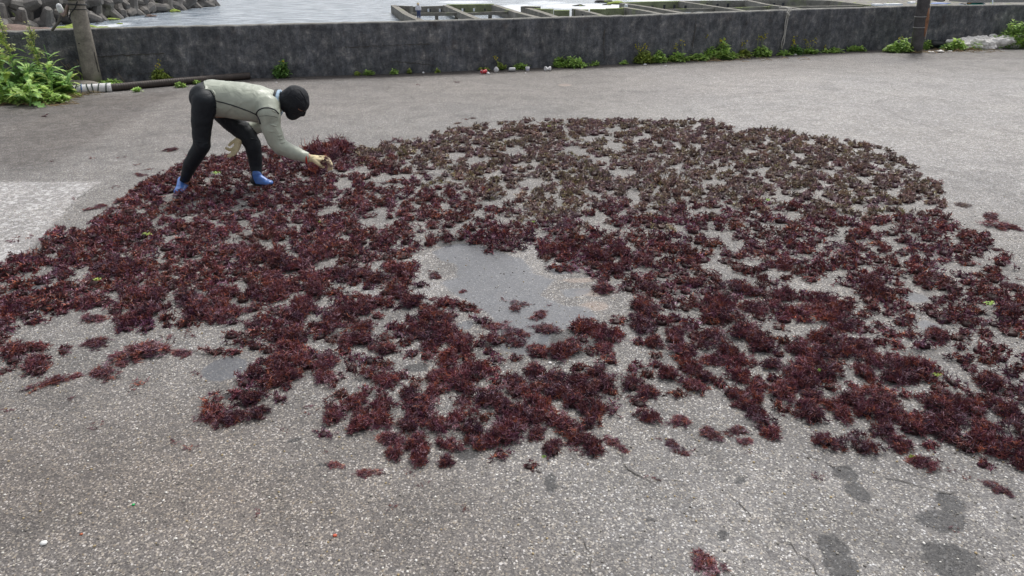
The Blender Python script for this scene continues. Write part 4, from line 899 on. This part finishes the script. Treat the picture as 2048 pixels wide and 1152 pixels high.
for k, (px, py, hw, t) in enumerate(strays):
    if hw == 0: continue
    c = G(px, py); s = hw/CF*np.linalg.norm(c-A([0, 0, CH]))/.115
    lab = ('clump of dark red seaweed '+stray_where[k]) if k < len(stray_where) else ('small loose tuft of seaweed by the puddle' if 800 < px < 1150 and py > 500 else 'small loose seaweed tuft behind the bed' if py < 320 else 'small loose seaweed tuft off the left edge of the bed' if px < 400 else 'small loose seaweed tuft off the right edge of the bed')
    place(rr.choice(HI_B if t == 'b' else HI_R), c[0], c[1], s*.92, lab, 'seaweed', None if k < len(stray_where) else 'loose seaweed tufts %s' % ('near the puddle' if 800 < px < 1150 and py > 500 else 'behind the bed' if py < 320 else 'off the left edge' if px < 400 else 'off the right edge'), .7)
scraps = [(353,884,10),(380,896,12),(287,770,16),(147,798,9),(512,1025,8),(818,945,9),(785,1016,9),(925,1020,9),(850,973,10),(570,862,7),(393,748,11),(365,668,18),(320,690,18),(1640,955,14),(1910,1060,7),(1540,880,8),(1300,958,12),(275,330,6),(45,478,14),(140,475,9),(147,397,6),(95,233,9),(105,323,5),(240,317,5),(185,317,6),(8,822,8),(835,170,5),(910,165,6),(1825,930,8),(1900,942,9),(1930,955,9),(1385,905,9),(195,850,9),(1150,905,20),(1175,905,16),(1315,880,8),(650,905,7),(905,690,10),(1500,905,6),(300,340,6),(230,375,6),(130,500,7),(860,690,9),(1010,600,8),(1060,610,7),(1100,610,6),(1210,770,8),(400,835,14),(430,850,14),(620,822,12),(2040,560,8),(930,240,6),(700,300,6),(770,330,0)]
for (px, py, hw) in scraps:
    if not hw: continue
    c = G(px, py); s = hw/CF*np.linalg.norm(c-A([0, 0, CH]))/.075
    z_ = 'on the bare pavement at lower left' if px < 1000 and py > 700 else 'on the bare pavement at lower right' if py > 750 else 'on the pavement around the person' if px < 500 else 'among the bed and puddle' if py > 380 else 'on the far pavement behind the bed'
    place(rr.choice(SC), c[0], c[1], s, 'dark seaweed wisp '+z_, 'seaweed', 'seaweed wisps '+z_, 1, 'seaweed_scrap')
# loose bits that would read alike are told apart by their order from the left
byl = {}
for o in COL.objects:
    if o.name.split('.')[0] in ('seaweed_clump', 'seaweed_scrap') and 'label' in o and ('loose' in o['label'] or 'wisp' in o['label']): byl.setdefault(o['label'], []).append(o)
for l, L in byl.items():
    if len(L) > 1:
        L.sort(key=lambda o: to_px(A(o.location))[0][0])
        for k, o in enumerate(L): o['label'] = ORD[k]+' '+l+', from the left'
# the mound the worker reaches to and the handful in the glove
for (px, py, s, lab) in [(648, 303, 1.5, 'taller red seaweed heap right behind the reaching hand'), (672, 306, 1.3, 'red seaweed heap just right of the reaching hand'), (626, 340, 1.2, 'red seaweed clump just below the reaching hand')]:
    c = G(px, py+6); place(HI_R[3], c[0], c[1], s, lab, 'seaweed', None, 2.0)
hv, hf, hcx = clump(900, R=.085, Hh=.10, stems=34, twigs=20, pal=RED, core=False)
hp = W(651, 322, YC-.16); hv = hv-A([0, 0, .05]); hv[:, 2] *= 1.1; hv[:, 0] *= .75
o = link('seaweed_handful', mesh('seaweed_handful', hv, hf, False, hcx), M['algae'], loc=hp); tag(o, 'handful of red seaweed held in the right glove', 'seaweed')
# bits of bright green alga
def green_bit(px, py, wpx, lab):
    c = G(px, py); s = wpx/2/CF*np.linalg.norm(c-A([0, 0, CH])); mb = MB(); r = random.Random(px)
    for k in range(9):
        a = r.uniform(0, 6.28); l = s*r.uniform(.5, 1.1); p0 = Vector((r.uniform(-.3, .3)*s, r.uniform(-.3, .3)*s, .05)); d = Vector((math.cos(a), math.sin(a)*.8, r.uniform(0, .5))); n_ = Vector((-d.y, d.x, 0))*s*.18
        p1 = p0+d*l*.5+Vector((0, 0, .01)); p2 = p0+d*l; p2.z = max(p2.z, .02); mb.add([p0-n_*.6, p0+n_*.6, p1+n_, p1-n_, p2], [(0, 1, 2, 3), (3, 2, 4)])
    tag(link('green_alga', mb.mesh('green_alga'), M['leaf'] if px % 2 else M['leaf_yellow'], loc=c), lab, 'algae', 'green algae bits in the seaweed')
for a in [(1975, 625, 24, 'bright green alga strip lying in the right wing of the bed'), (1816, 935, 12, 'yellow green alga bit at the front right edge'), (1087, 936, 10, 'yellow green alga bit on the front clump below centre'), (435, 358, 18, 'yellow green alga bit between the feet of the person'), (200, 575, 20, 'green alga tangle in the left wing'), (640, 457, 10, 'green alga bit above the left wing gaps'), (1098, 262, 11, 'green alga bit near the far edge'), (300, 482, 22, 'dull green alga patch left of the person'), (1868, 770, 18, 'yellow alga strip at right'), (1067, 457, 10, 'green alga bit above the puddle'), (1535, 413, 14, 'green alga bit on the border of the brown clumps'), (978, 392, 7, 'yellow alga dot in the brown part'), (1635, 760, 10, 'green alga dot in the front band')]: green_bit(*a)

# ------------------------------------------------------------ poles
def pole(px0, py0, px1, py1, Y, r0, r1, label, mat, ext=1.6):
    a, b = W(px0, py0, Y), W(px1, py1, Y); a[2] = -.02; d = b-a; e = a+d*ext
    root = empty('utility_pole', (a[0], a[1], 0), label, 'pole')
    P = [a+(e-a)*t for t in np.linspace(0, 1, 14)]; link('pole_shaft', MB().tube(P, list(np.linspace(r0, r0+(r1-r0)*ext, 14)), 28).mesh('pole_shaft', True), mat, root)
    return root, a, d
YP = 12.75
lp, la, ld = pole(188, 170, 152, 0, YP, .142, .120, 'leaning grey concrete utility pole against the wall at left', M['pole'], 2.6)
for (t, tilt, th) in [(.955, .04, .012), (1.01, -.05, .014), (.90, .0, .007)]:
    c = la+ld*t; ax_ = ld/np.linalg.norm(ld)+A([tilt, 0, 0]); link('strap', ring(c, ax_/np.linalg.norm(ax_), .128, .128, th, 24).mesh('strap'), M['black'], lp)
cpt = [la+ld*t+A([x, -.13, 0]) for t, x in ((.99, .09), (.92, .03), (.86, -.06), (.78, -.115))]
link('wire', MB().tube(cpt, .009, 6).mesh('wire'), M['black'], lp)
link('bolt_hole', MB().tube([la+ld*.52+A([-.03, -.136, 0]), la+ld*.52+A([-.03, -.126, 0])], .012, 8).mesh('bolt_hole'), M['black'], lp)
link('wire', MB().tube([la+ld*.42+A([.13, -.03, 0]), la+ld*.30+A([.137, -.03, 0]), la+ld*.18+A([.14, -.03, 0])], .006, 5).mesh('wire'), M['black'], lp)
# the float on a bent rod and wire tangle by the pole top
YR = 12.7
rod = empty('rod_with_float', tuple(W(105, 62, YR)), 'white plastic float on a bent rod standing on the wall left of the pole', 'float')
M['rodm'] = simple('weathered_rod', (.13, .12, .11), .7)
link('rod', MB().tube([W(104, 61, YR), W(111, 52, YR), W(117, 44, YR), W(120, 33, YR), W(121, 25, YR)], [.02, .02, .022, .02, .015], 8).mesh('rod', True), M['rodm'], rod)
link('float_body', blob_mesh([[(W(118, 13, YR), (.045, .045, .05)), (W(121, 19, YR), (.048, .048, .06))], [(W(117, 16, YR), .035), (W(119.5, 24, YR), .02)]], .008, 3, 2), M['white_tarp'], rod)
link('rope_tangle', MB().tube([W(122, 26, YR), W(127, 31, YR), W(131, 27, YR), W(134, 14, YR), W(138, 6, YR)], [.02, .028, .03, .024, .02], 7).mesh('rope_tangle', True), simple('pinkish_rope', (.30, .22, .20), .9), rod)
link('wire', MB().tube([W(145, 8, YR), W(138, 12, YR), W(134, 34, YR), W(139, 30, YR), W(142, 33, YR), W(137, 36, YR), W(142, 42, YR)], .008, 5).mesh('wire', True), M['black'], rod)
YQ = float(G(1833, 105)[1])
M['rpole'] = mat_concrete('dark_weathered_pole', (.085, .08, .082), 0, 5)
rp, ra, rd = pole(1832, 105, 1848, 0, YQ, .115, .125, 'dark pole with a rusty strip standing at the wall on the right', M['rpole'], 2.2)
M['rust'] = simple('rusty_steel', (.26, .13, .075), .8, .5, 12, .5)
P = [ra+rd*t+A([.075, -.085, 0]) for t in np.linspace(.33, .86, 8)]
link('rust_strip', MB().tube(P, [.02, .03, .04, .045, .05, .045, .03, .02], 8).mesh('rust_strip', True), M['rust'], rp)
link('conduit', MB().tube([ra+rd*t+A([.125, -.05, 0]) for t in np.linspace(.28, .9, 6)], .011, 6).mesh('conduit', True), simple('pale_conduit', (.40, .36, .32), .6), rp)
for t in (.50, .70): link('wire_band', ring(ra+rd*t, rd/np.linalg.norm(rd), .127, .127, .007, 24).mesh('wire_band'), simple('galvanised_wire', (.35, .34, .33), .5), rp)
link('cable_coil', ring(ra+rd*1.0+A([.22, -.02, .03]), A([.2, .5, .9])/1.05, .20, .07, .014, 24).mesh('cable_coil', True), M['rodm'], rp)
link('cable_coil', ring(ra+rd*1.0+A([.20, -.02, .05]), A([.25, .45, .9])/1.05, .18, .08, .012, 24).mesh('cable_coil', True), simple('pale_conduit2', (.35, .33, .28), .6), rp)
# rope over the wall
x0, z0 = wx(1570, 40); M['rope'] = simple('pale_rope', (.42, .41, .38), .9)
rope = empty('rope', tuple(on_wall(x0, .0)), 'pale doubled rope hanging down over the wall', 'rope')
def wp(px, py, off=.03): x, z = wx(px, py); return on_wall(x, z, off)
xa, _ = wx(1576, 26)
link('strand', MB().tube([on_wall(xa-.15, WH+.03, -.2), on_wall(xa+.04, WH+.035, -.1), on_wall(xa+.06, WH+.02, .0), wp(1576, 26), wp(1573, 45), wp(1570, 62), wp(1567, 85), wp(1562, 98)], .013, 7).mesh('strand', True), M['rope'], rope)
link('strand', MB().tube([on_wall(xa-.05, WH+.03, -.22), on_wall(xa+.0, WH+.03, -.1), on_wall(xa+.01, WH+.025, .0), wp(1573, 26), wp(1569, 48), wp(1568, 66), wp(1563, 82), wp(1561, 96)], .011, 7).mesh('strand', True), M['rope'], rope)
link('knot', MB().tube([wp(1573, 24, .035), wp(1576, 30, .045), wp(1574, 34, .03)], [.02, .028, .015], 7).mesh('knot', True), M['rope'], rope)

# ------------------------------------------------------------ corrugated pipe
def pipe():
    pts = [(95, 196), (120, 191), (150, 186), (235, 180), (330, 171), (420, 163), (502, 156)]
    P = [G(x, y+2) for x, y in pts]; P = [A([p[0], min(p[1], float(wallY(p[0]))-.10), .062]) for p in P]; P = resample(P, .012)
    root = empty('drain_pipe', tuple(P[len(P)//2]*A([1, 1, 0])), 'long dark corrugated pipe lying along the wall foot at left', 'pipe')
    R_ = [.056+.005*(i % 3 == 0) for i in range(len(P))]
    link('pipe_body', MB().tube(P, R_, 14, True).mesh('pipe_body', True), simple('brown_black_plastic', (.055, .042, .036), .6, .4, 8), root)
    D = P[:, 0]; xa_, xb_ = G(152, 184)[0], G(234, 180)[0]; S = P[(D > xa_) & (D < xb_)]; r = random.Random(2)
    link('cloth_wrap', MB().tube(S[::4], [.068+.008*r.random()+.004*math.sin(i*1.2) for i in range(len(S[::4]))], 14).mesh('cloth_wrap', True), simple('white_cloth', (.68, .68, .68), .9, .2, 20, .6, .01), root)
    for f, m_ in ((.08, 'cordg'), (.2, 'cordg'), (.33, 'cordg'), (.43, 'cordb'), (.55, 'cordg'), (.64, 'cordg'), (.75, 'cordg'), (.90, 'cordg')):
        i = int(f*(len(S)-1)); d = S[min(i+3, len(S)-1)]-S[i-3]; d = d/np.linalg.norm(d)+A([0, .25*r.uniform(-1, 1), .25*r.uniform(-1, 1)])
        link('cord', ring(S[i], d/np.linalg.norm(d), .080, .080, .0085, 18).mesh('cord'), simple(m_, (.03, .055, .04) if m_ == 'cordg' else (.03, .10, .28), .8), root)
    return P
PP = pipe()

# ------------------------------------------------------------ plants
def leaf_geo(kind):
    if kind == 'lobed':
        xs_ = [(0, .02), (.12, .07), (.2, .04), (.32, .15), (.40, .08), (.52, .19), (.60, .10), (.72, .17), (.80, .08), (.9, .08), (1, 0)]
    else: xs_ = [(0, .03), (.3, .16), (.6, .15), (1, 0)]
    V = []; 
    for x, wd in xs_:
        z = .35*x-.55*x*x; V += [(x, wd, z+.06*wd/.15*.2), (x, 0, z-.01), (x, -wd, z+.06*wd/.15*.2)]
    F = []
    for i in range(len(xs_)-1): F += [(3*i, 3*i+1, 3*i+4, 3*i+3), (3*i+1, 3*i+2, 3*i+5, 3*i+4)]
    return V, F
LV, LF = leaf_geo('lobed'); SV_, SF_ = leaf_geo('plain')
def leaf_mb(mb, p, az, el, l, wd=1., kind='plain', roll=0):
    V_, F_ = (SV_, SF_) if kind == 'plain' else (LV, LF)
    Rm = Matrix.Rotation(az, 3, 'Z') @ Matrix.Rotation(-el, 3, 'Y') @ Matrix.Rotation(roll, 3, 'X')
    mb.add([Vector(p)+Rm@Vector((v[0]*l, v[1]*l*wd, v[2]*l)) for v in V_], F_)
def weed(px, py, wpx, hpx, label, seed, mat='leaf', flowers=0, cat='weed', name='weed', dens=1.0, group=None, leafpx=5, fh=0, c=None, dep=None):
    if c is None:
        c = G(px, py); c[1] = min(c[1], float(wallY(c[0]))-.03)
    k = c[1]/CF/math.cos(.35); Wd, Hh = wpx*k/2, hpx*k; r = random.Random(seed)
    root = empty(name, tuple(c), label, cat, group); mb = MB(); ms = MB()
    hpx *= 1.35; Hh *= 1.3; n = int((60+wpx*hpx*.36)*dens)
    for i in range(n):
        a = r.uniform(0, 6.28); q = math.sqrt(r.random()); x, y = Wd*q*math.cos(a), min(.28, Wd)*q*math.sin(a)*.6-.04
        h = Hh*(1-q*q*.7)*r.uniform(.15, 1.0)*(.7+.5*mnoise.noise(Vector((x*6, seed, 0)))); l = leafpx*k*r.uniform(.6, 1.5)
        leaf_mb(mb, (c[0]+x, c[1]+y, max(.01, h)), r.uniform(0, 6.28), r.uniform(-.3, .9), l, 1.5, 'plain', r.uniform(-.5, .5))
        if i % 6 == 0: ms.tube([(c[0]+x*.5, c[1]+y*.5, 0), (c[0]+x, c[1]+y, max(.02, h))], .004, 4)
    link('foliage', mb.mesh('foliage'), M[mat], root); link('stem', ms.mesh('stem'), M['leaf_dark'], root)
    if flowers:
        mf = MB(); mt = MB()
        for i in range(flowers):
            x = c[0]+r.uniform(-.8, .8)*Wd; y = c[1]-.03; top_ = (fh or hpx*1.6)*k*r.uniform(.7, 1.0); xx = x+r.uniform(-.06, .06)
            mt.tube([(x, y, 0), ((x+xx)/2+.01, y-.01, top_*.5), (xx, y, top_)], .0028, 4)
            for j in range(7): V0, F0 = ico(1); rr2 = r.uniform(.008, .016); mf.add(V0*rr2+A([xx+r.uniform(-.06, .06), y+r.uniform(-.04, .02), top_-r.uniform(0, .12)]), F0)
        link('flower_stalk', mt.mesh('flower_stalk'), M['leaf_yellow'], root); link('flower', mf.mesh('flower'), M['flower'], root)
    return root
W_ = [(567, 154, 26, 30, 'small bushy green weed at the wall foot just behind the bending person', 1, 'leaf_dark', 1), (742, 147, 20, 10, 'low green weed at the wall foot right of the person', 2, 'leaf', 0), (722, 145, 7, 8, 'tiny weed just left of the low green weed', 3, 'leaf_yellow', 0), (793, 144, 14, 10, 'small yellowish weed at the wall foot left of centre', 4, 'leaf', 0), (824, 142, 7, 8, 'tiny weed next to the small yellowish weed', 5, 'leaf_yellow', 0), (877, 142, 8, 6, 'tiny sprout left of the red crushed can', 6, 'leaf_yellow', 0),
      (968, 139, 20, 6, 'low sprout behind the red crushed can', 7, 'leaf_yellow', 0), (1003, 137, 16, 16, 'yellowish sprout between the white wad and the silver can', 8, 'leaf_yellow', 1), (1040, 137, 24, 12, 'green weed right behind the silver can', 9, 'leaf', 0), (1120, 134, 24, 20, 'green weed at the left end of the patch right of the cans', 10, 'leaf', 0), (1145, 134, 50, 18, 'wide low green weed patch right of the cans', 11, 'leaf', 0), (1186, 128, 16, 8, 'small sprout at the right end of the patch by the cans', 12, 'leaf', 0), (1245, 126, 12, 7, 'lone small sprout in the middle of the right wall foot', 13, 'leaf', 0),
      (1283, 124, 34, 24, 'yellowish green weed with flower stalks before the big patch', 14, 'leaf_yellow', 3), (1310, 123, 34, 22, 'fresh green weed touching the yellowish flowering weed', 15, 'leaf', 0), (1352, 121, 38, 16, 'green weed with a tall yellow flower stalk', 16, 'leaf', 2), (1390, 118, 40, 14, 'low green weed left of the large weed mound', 17, 'leaf', 0), (1436, 118, 66, 28, 'largest green weed mound at the foot of the wall', 18, 'leaf', 3), (1474, 110, 26, 16, 'yellowish weed at the right end of the large mound', 19, 'leaf_yellow', 1), (1515, 110, 34, 20, 'green weed with yellow flowers left of the hanging rope', 20, 'leaf', 3),
      (1556, 107, 22, 8, 'low sprout under the hanging rope', 21, 'leaf', 0), (1580, 106, 22, 16, 'green weed just right of the hanging rope', 22, 'leaf_dark', 3), (1610, 104, 26, 9, 'low weed with yellow flowers right of the rope', 23, 'leaf', 3), (1655, 103, 36, 8, 'low weed strip halfway between the rope and the dark pole', 24, 'leaf', 1), (1705, 101, 34, 9, 'low weed strip nearer the dark pole', 25, 'leaf', 0), (1798, 104, 58, 20, 'thick green weed clump at the left foot of the dark pole', 26, 'leaf', 2), (1850, 99, 14, 20, 'narrow green weed at the right foot of the dark pole', 27, 'leaf', 0),
      (1905, 100, 40, 20, 'round leaved weed before the white sacks', 28, 'leaf', 0), (1945, 98, 30, 12, 'low weed in front of the right white sacks', 29, 'leaf', 0), (1975, 92, 26, 10, 'small weed at the right end of the sacks', 30, 'leaf_dark', 0), (2032, 96, 90, 50, 'tall bright green grass tangle at the right frame edge', 31, 'leaf', 0), (2100, 94, 90, 60, 'tall grass beyond the right frame edge', 32, 'leaf', 0),
      (225, 172, 46, 12, 'low green weed right of the leaning pole behind the wrapped pipe', 33, 'leaf', 0), (330, 162, 34, 24, 'thin pale weed against the wall behind the pipe', 34, 'leaf_yellow', 1), (277, 183, 14, 11, 'tiny sprout on the front of the pipe near the wrapped cloth', 35, 'leaf', 0), (364, 174, 20, 10, 'small sprout in front of the pipe by the legs', 36, 'leaf', 0), (396, 168, 10, 9, 'tiny sprout at the pipe nearest the legs', 37, 'leaf', 0), (155, 193, 20, 9, 'small sprout below the wrapped pipe', 38, 'leaf_yellow', 0)]
for (px, py, a, b, lab, sd_, mt, fl) in W_:
    weed(px, py, a, b, lab, sd_, mt, fl, group='weeds along the wall foot', dens=.8, leafpx=6.5 if a > 20 else 4.5, fh={1352: 45, 1283: 44, 1436: 50, 1515: 42, 1580: 36, 1610: 30, 1798: 34, 330: 42, 1003: 26, 567: 34}.get(px, 0))
# the big bush at left: dock and thistle plants, each with large leaves
def bigleaf(name, V_, F_, m):
    me = mesh(name, V_, F_); me.materials.append(M[m]); return me
BL = [bigleaf('leaf', LV, LF, m) for m in ('leaf', 'leaf', 'leaf_dark', 'leaf_yellow')]
def big_plant(px, py, hpx, nleaf, spike, label, seed, lean=0):
    c = G(px, py); r = random.Random(seed); k = c[1]/CF; Hh = hpx*k*1.13
    root = empty('dock_plant', tuple(c), label, 'plant', 'tall weeds at the left wall foot')
    tip = Vector((lean*Hh, 0, Hh)); link('stem', MB().tube([(0, 0, 0), tip*.5+Vector((.03, 0, 0)), tip], [.012, .009, .004], 6).mesh('stem'), M['leaf_dark'], root, (0, 0, 0))
    for i in range(int(nleaf*1.5)):
        t = r.random()**1.1*.85; o = bpy.data.objects.new('leaf', r.choice(BL)); COL.objects.link(o); o.parent = root; o.location = tip*t+Vector((r.uniform(-.03, .03), r.uniform(-.03, .03), .02))
        l = (.30-.16*t)*r.uniform(.8, 1.35); o.scale = (l, l*r.uniform(.8, 1.2), l); o.rotation_euler = (r.uniform(-.4, .4), -r.uniform(-.15, .9), r.uniform(-3.14, 3.14))
    if spike:
        mb = MB(); 
        for b in range(16):
            t0 = .42+.5*b/16; q0 = tip*t0; a = r.uniform(0, 6.28); q1 = q0+Vector((math.cos(a)*.12*(1.15-t0)*1.6, math.sin(a)*.08, .10*(1.3-t0)+.05))
            if b == 15: q1 = tip+Vector((0, 0, .04))
            for j in range(34): p = q0.lerp(q1, r.random()); leaf_mb(mb, p+Vector((r.gauss(0, .016), r.gauss(0, .012), r.gauss(0, .012))), r.uniform(0, 6.28), r.uniform(-.2, .9), r.uniform(.02, .042), 2.0)
        tag(link('flower_spike', mb.mesh('flower_spike'), M['seed'], root, (0, 0, 0)), kind='stuff')
for a in [(40, 195, 140, 16, 1, 'tallest dock plant with upright pale seed spikes in the left bush', 1, .0), (88, 188, 112, 14, 1, 'second dock plant with leaning seed spike in the left bush', 2, .04), (12, 192, 95, 14, 1, 'yellowish dock plant at the left frame edge', 3, .05), (65, 200, 70, 18, 0, 'leafy thistle in the middle of the left bush', 4, .1),
          (25, 205, 62, 18, 0, 'leafy thistle at the front left of the bush', 5, 0), (105, 198, 62, 16, 0, 'leafy thistle at the right side of the bush', 6, .1), (60, 212, 40, 14, 0, 'low drooping thistle at the front of the bush', 7, .2), (135, 190, 42, 12, 0, 'short thistle between the bush and the pole', 8, .2), (-30, 200, 90, 16, 1, 'dock plant just outside the left frame edge', 9, 0), (-70, 200, 70, 16, 0, 'thistle beyond the left frame edge', 10, 0), (112, 186, 80, 12, 0, 'slender thistle behind the right side of the bush', 12, .0), (5, 186, 70, 14, 0, 'dark leafy thistle at the back left of the bush', 13, .0)]: big_plant(*a)
weed(60, 205, 150, 34, 'tangled undergrowth beneath the large left bush', 50, 'leaf', 0, dens=.6, leafpx=9, name='undergrowth', cat='undergrowth')
weed(70, 192, 150, 60, 'leafy filling behind the large left bush', 51, 'leaf_dark', 0, dens=.45, leafpx=10, name='undergrowth', cat='undergrowth')
def straw(px, py, wpx, n, seed, label):
    r = random.Random(seed); c = G(px, py); mb = MB(); k = c[1]/CF
    for i in range(n):
        p = Vector(c)+Vector((r.uniform(-1, 1)*wpx*k, r.uniform(-.25, .2), .01)); a = r.uniform(-.6, .6)+(3.14 if r.random() < .5 else 0); l = r.uniform(.08, .35)
        mb.tube([p, p+Vector((math.cos(a)*l*.5, math.sin(a)*l*.5, r.uniform(0, .07))), p+Vector((math.cos(a)*l, math.sin(a)*l, .008))], .0035, 4)
    tag(link('dry_stalks', mb.mesh('dry_stalks'), M['straw']), label, 'litter', kind='stuff')
straw(60, 208, 75, 50, 1, 'dry straw and stalks littered under the left bush'); straw(130, 193, 40, 60, 2, 'dry grass tangle beside the pipe end'); straw(1900, 104, 90, 60, 3, 'dry litter below the white sacks on the right'); straw(1440, 122, 160, 40, 5, 'dry litter in the gutter before the weed mound')
for (px, py, w_, h_, lab) in [(175, 160, 1, 0, 'dry grass stalk bunch against the pole')]:
    c = G(168, 172); mb = MB(); r = random.Random(4)
    for i in range(16):
        a = r.uniform(-.5, .5); h = r.uniform(.25, .5); p = Vector(c)+Vector((r.uniform(-.12, .12), -.02, 0)); mb.tube([p, p+Vector((a*.3*h-.05, 0, h*.6)), p+Vector((a*.8*h-.12, -.02, h))], .003, 4)
    root = empty('grass_tuft', tuple(c), 'seeding grass tuft at the foot of the leaning pole', 'grass tuft'); link('stalk', mb.mesh('stalk'), M['straw'], root)
    mb = MB()
    for i in range(14): leaf_mb(mb, Vector(c)+Vector((r.uniform(-.1, .1), 0, 0)), r.uniform(-3.14, 3.14), r.uniform(.7, 1.3), r.uniform(.15, .32), .5)
    link('blade', mb.mesh('blade'), M['leaf'], root)
mb = MB().tube([wp(252, 163, .05), wp(238, 146, .03)], .004, 4); tag(link('dry_stalk', mb.mesh('dry_stalk'), M['straw']), 'single dry stalk leaning on the wall right of the pole', 'stalk')

# ------------------------------------------------------------ litter
def can(px, py, rz, label, mats, crush=0, r=.033, l=.115, name='drink_can', tilt=0):
    c = G(px, py); root = empty(name, (c[0], c[1], 0), label, 'can', 'litter along the wall foot'); rr3 = random.Random(int(px))
    P = []; R_ = []
    for t, q in [(0, .78), (.04, .98), (.12, 1), (.35, 1-crush*.45), (.5, 1-crush*.7), (.7, 1-crush*.3), (.88, 1), (.96, .96), (1, .8)]:
        P.append(Vector(((t-.5)*l*(1-crush*.2), crush*.012*math.sin(t*9), r*(1-tilt)+crush*.004*math.cos(t*7)))); R_.append(r*q)
    Rz = Matrix.Rotation(rz, 3, 'Z'); P = [Rz@p+Vector(c) for p in P]
    link('can_body', MB().tube(P, R_, 16).mesh('can_body', True), mats[0], root)
    for e, s in ((0, 1), (-1, -1)): 
        d = (P[1]-P[0]).normalized()*s if e == 0 else (P[-1]-P[-2]).normalized()
        link('rim', ring(A(P[e]), A(d), R_[e]*.98, R_[e]*.98, .0035, 14).mesh('rim'), mats[1], root)
    return root
M['silver'] = simple('dull_aluminium', (.60, .61, .62), .4, .15, 20, .1, .002, .5); M['redcan'] = simple('red_can_paint', (.50, .03, .045), .4); M['whitep'] = simple('white_paper', (.76, .76, .77), .8, .15, 30, .6, .01)
can(968, 148, .5, 'crushed red can lying by the wall foot, leftmost of the litter row', (M['redcan'], M['silver']), .5, .040, .12)
can(1024, 143, .15, 'silver can lying on its side in the middle of the litter row', (M['silver'], M['silver']), 0, .037, .115)
can(1096, 142, .25, 'dented silver white can, rightmost of the litter row', (M['whitep'], M['silver']), .8, .040, .125)
def wad(px, py, s, label, seed, mat='whitep', nm='paper_wad', h=.8):
    c = G(px, py); return tag(link(nm, rock_mesh(nm, (s, s*.8, s*h), seed, .6, 2), M[mat], loc=(c[0], c[1], s*h*.75)), label, 'litter', 'litter along the wall foot')
wad(993, 144, .045, 'crumpled white paper wad between the red and silver cans', 3, h=1.2); wad(977, 149, .03, 'pale torn scrap beside the crushed red can', 4); wad(847, 147, .02, 'small white scrap at the wall foot left of the litter row', 5); wad(1051, 147, .012, 'tiny white bit before the white cup', 6); wad(1290, 130, .035, 'pale scrap before the yellowish weed', 7, h=.4); wad(1331, 132, .028, 'pale flat scrap before the fresh green weed', 8, h=.3); wad(553, 165, .02, 'tiny white scrap behind the hooded head', 9, h=.3); wad(130, 205, .04, 'flat white scrap in front of the wrapped pipe', 10, h=.2)
c = G(1055, 142); root = empty('cup', (c[0], c[1], 0), 'small white cup between the silver can and the dented can', 'cup', 'litter along the wall foot')
link('cup_body', MB().tube([A([c[0], c[1], 0]), A([c[0], c[1], .075])], [.033, .040], 14).mesh('cup_body', True), M['whitep'], root); link('cup_band', MB().tube([A([c[0], c[1], .02]), A([c[0], c[1], .045])], [.0362, .0388], 14, False).mesh('cup_band', True), simple('lilac_print', (.45, .42, .60), .7), root)
# white sacks and gear at right
M['sack'] = simple('dirty_white_sack', (.78, .75, .72), .9, .3, 9, .9, .03)
k = 0
for (px, py, wpx, hr, lab) in [(1888, 92, 40, .4, 'flattened whitish net sack nearest the dark pole'), (1912, 88, 44, .45, 'lumpy whitish sack in the left half of the sack row'), (1942, 87, 42, .5, 'bulging white sack in the middle of the sack row'), (1972, 86, 44, .5, 'white sack right of the middle of the sack row'), (1998, 86, 34, .45, 'rightmost white sack next to the tall grass'), (1925, 93, 30, .4, 'small pale sack lying in front of the row'), (1955, 94, 28, .35, 'small dirty sack lying before the middle sack')]:
    c = G(px, py); c[1] = min(c[1], float(wallY(c[0]))-.22); r = wpx/2/CF*c[1]*1.3; k += 1
    r_ = rock_mesh('sack', (r, .20, r*hr*1.1), 60+k, .5, 4); V, N, F = arrays(r_); V = V+N*A([mnoise.noise(Vector(v*22))*.030+mnoise.noise(Vector(v*50))*.012 for v in V])[:, None]
    tag(link('sack', mesh('sack', V, F), M['sack'], loc=(c[0], c[1], r*hr*.7)), lab, 'sack', 'white sacks by the wall')
c = G(1875, 97); o = link('black_tub', blob_mesh([[(A([-.15, 0, .10]), (.08, .14, .09)), (A([.20, 0, .08]), (.12, .13, .07))]], .02, 4, 2), simple('black_rubber', (.015, .018, .02), .5), loc=tuple(c)); tag(o, 'black rubber tub lying right of the dark pole', 'tub')
c2 = c+A([.1, -.13, .12]); link('cord', MB().tube([A([-.05, -.13, .02]), A([.05, -.15, .1]), A([.2, -.13, .13])], .006, 5).mesh('cord'), M['teal'], o, (0, 0, 0))
for k, (px, py, s) in enumerate([(1862, 106, .07), (1880, 105, .09), (1900, 104, .05), (1590, 110, .04), (1572, 109, .035)]):
    wad(px, py, s, ['pale crumpled scrap at the right foot of the dark pole', 'brownish white crumpled scrap below the black tub', 'small pale scrap below the round leaved weed', 'small pale scrap right of the hanging rope foot', 'small pale scrap at the hanging rope foot'][k], 20+k, 'sack', 'scrap', .35)
mb = MB().tube([G(1795, 92)+A([0, 0, .05]), G(1822, 88)+A([0, 0, .35])], .012, 5); tag(link('stick', mb.mesh('stick'), M['straw']), 'dry stick leaning in the weeds left of the dark pole', 'stick')
# concrete rim slab at the pole foot
c = G(160, 176); tag(link('slab', rock_mesh('slab', (.42, .16, .10), 77, .15, 3), M['pole'], loc=(c[0], c[1]-.02, .03)), 'low concrete footing at the base of the leaning pole', 'footing')
for o in COL.objects:
    if len(o.get('label', '').split()) > 16: o['label'] = o['label'].replace('red seaweed clump', 'red clump').replace('clump of dark red seaweed', 'dark red clump')
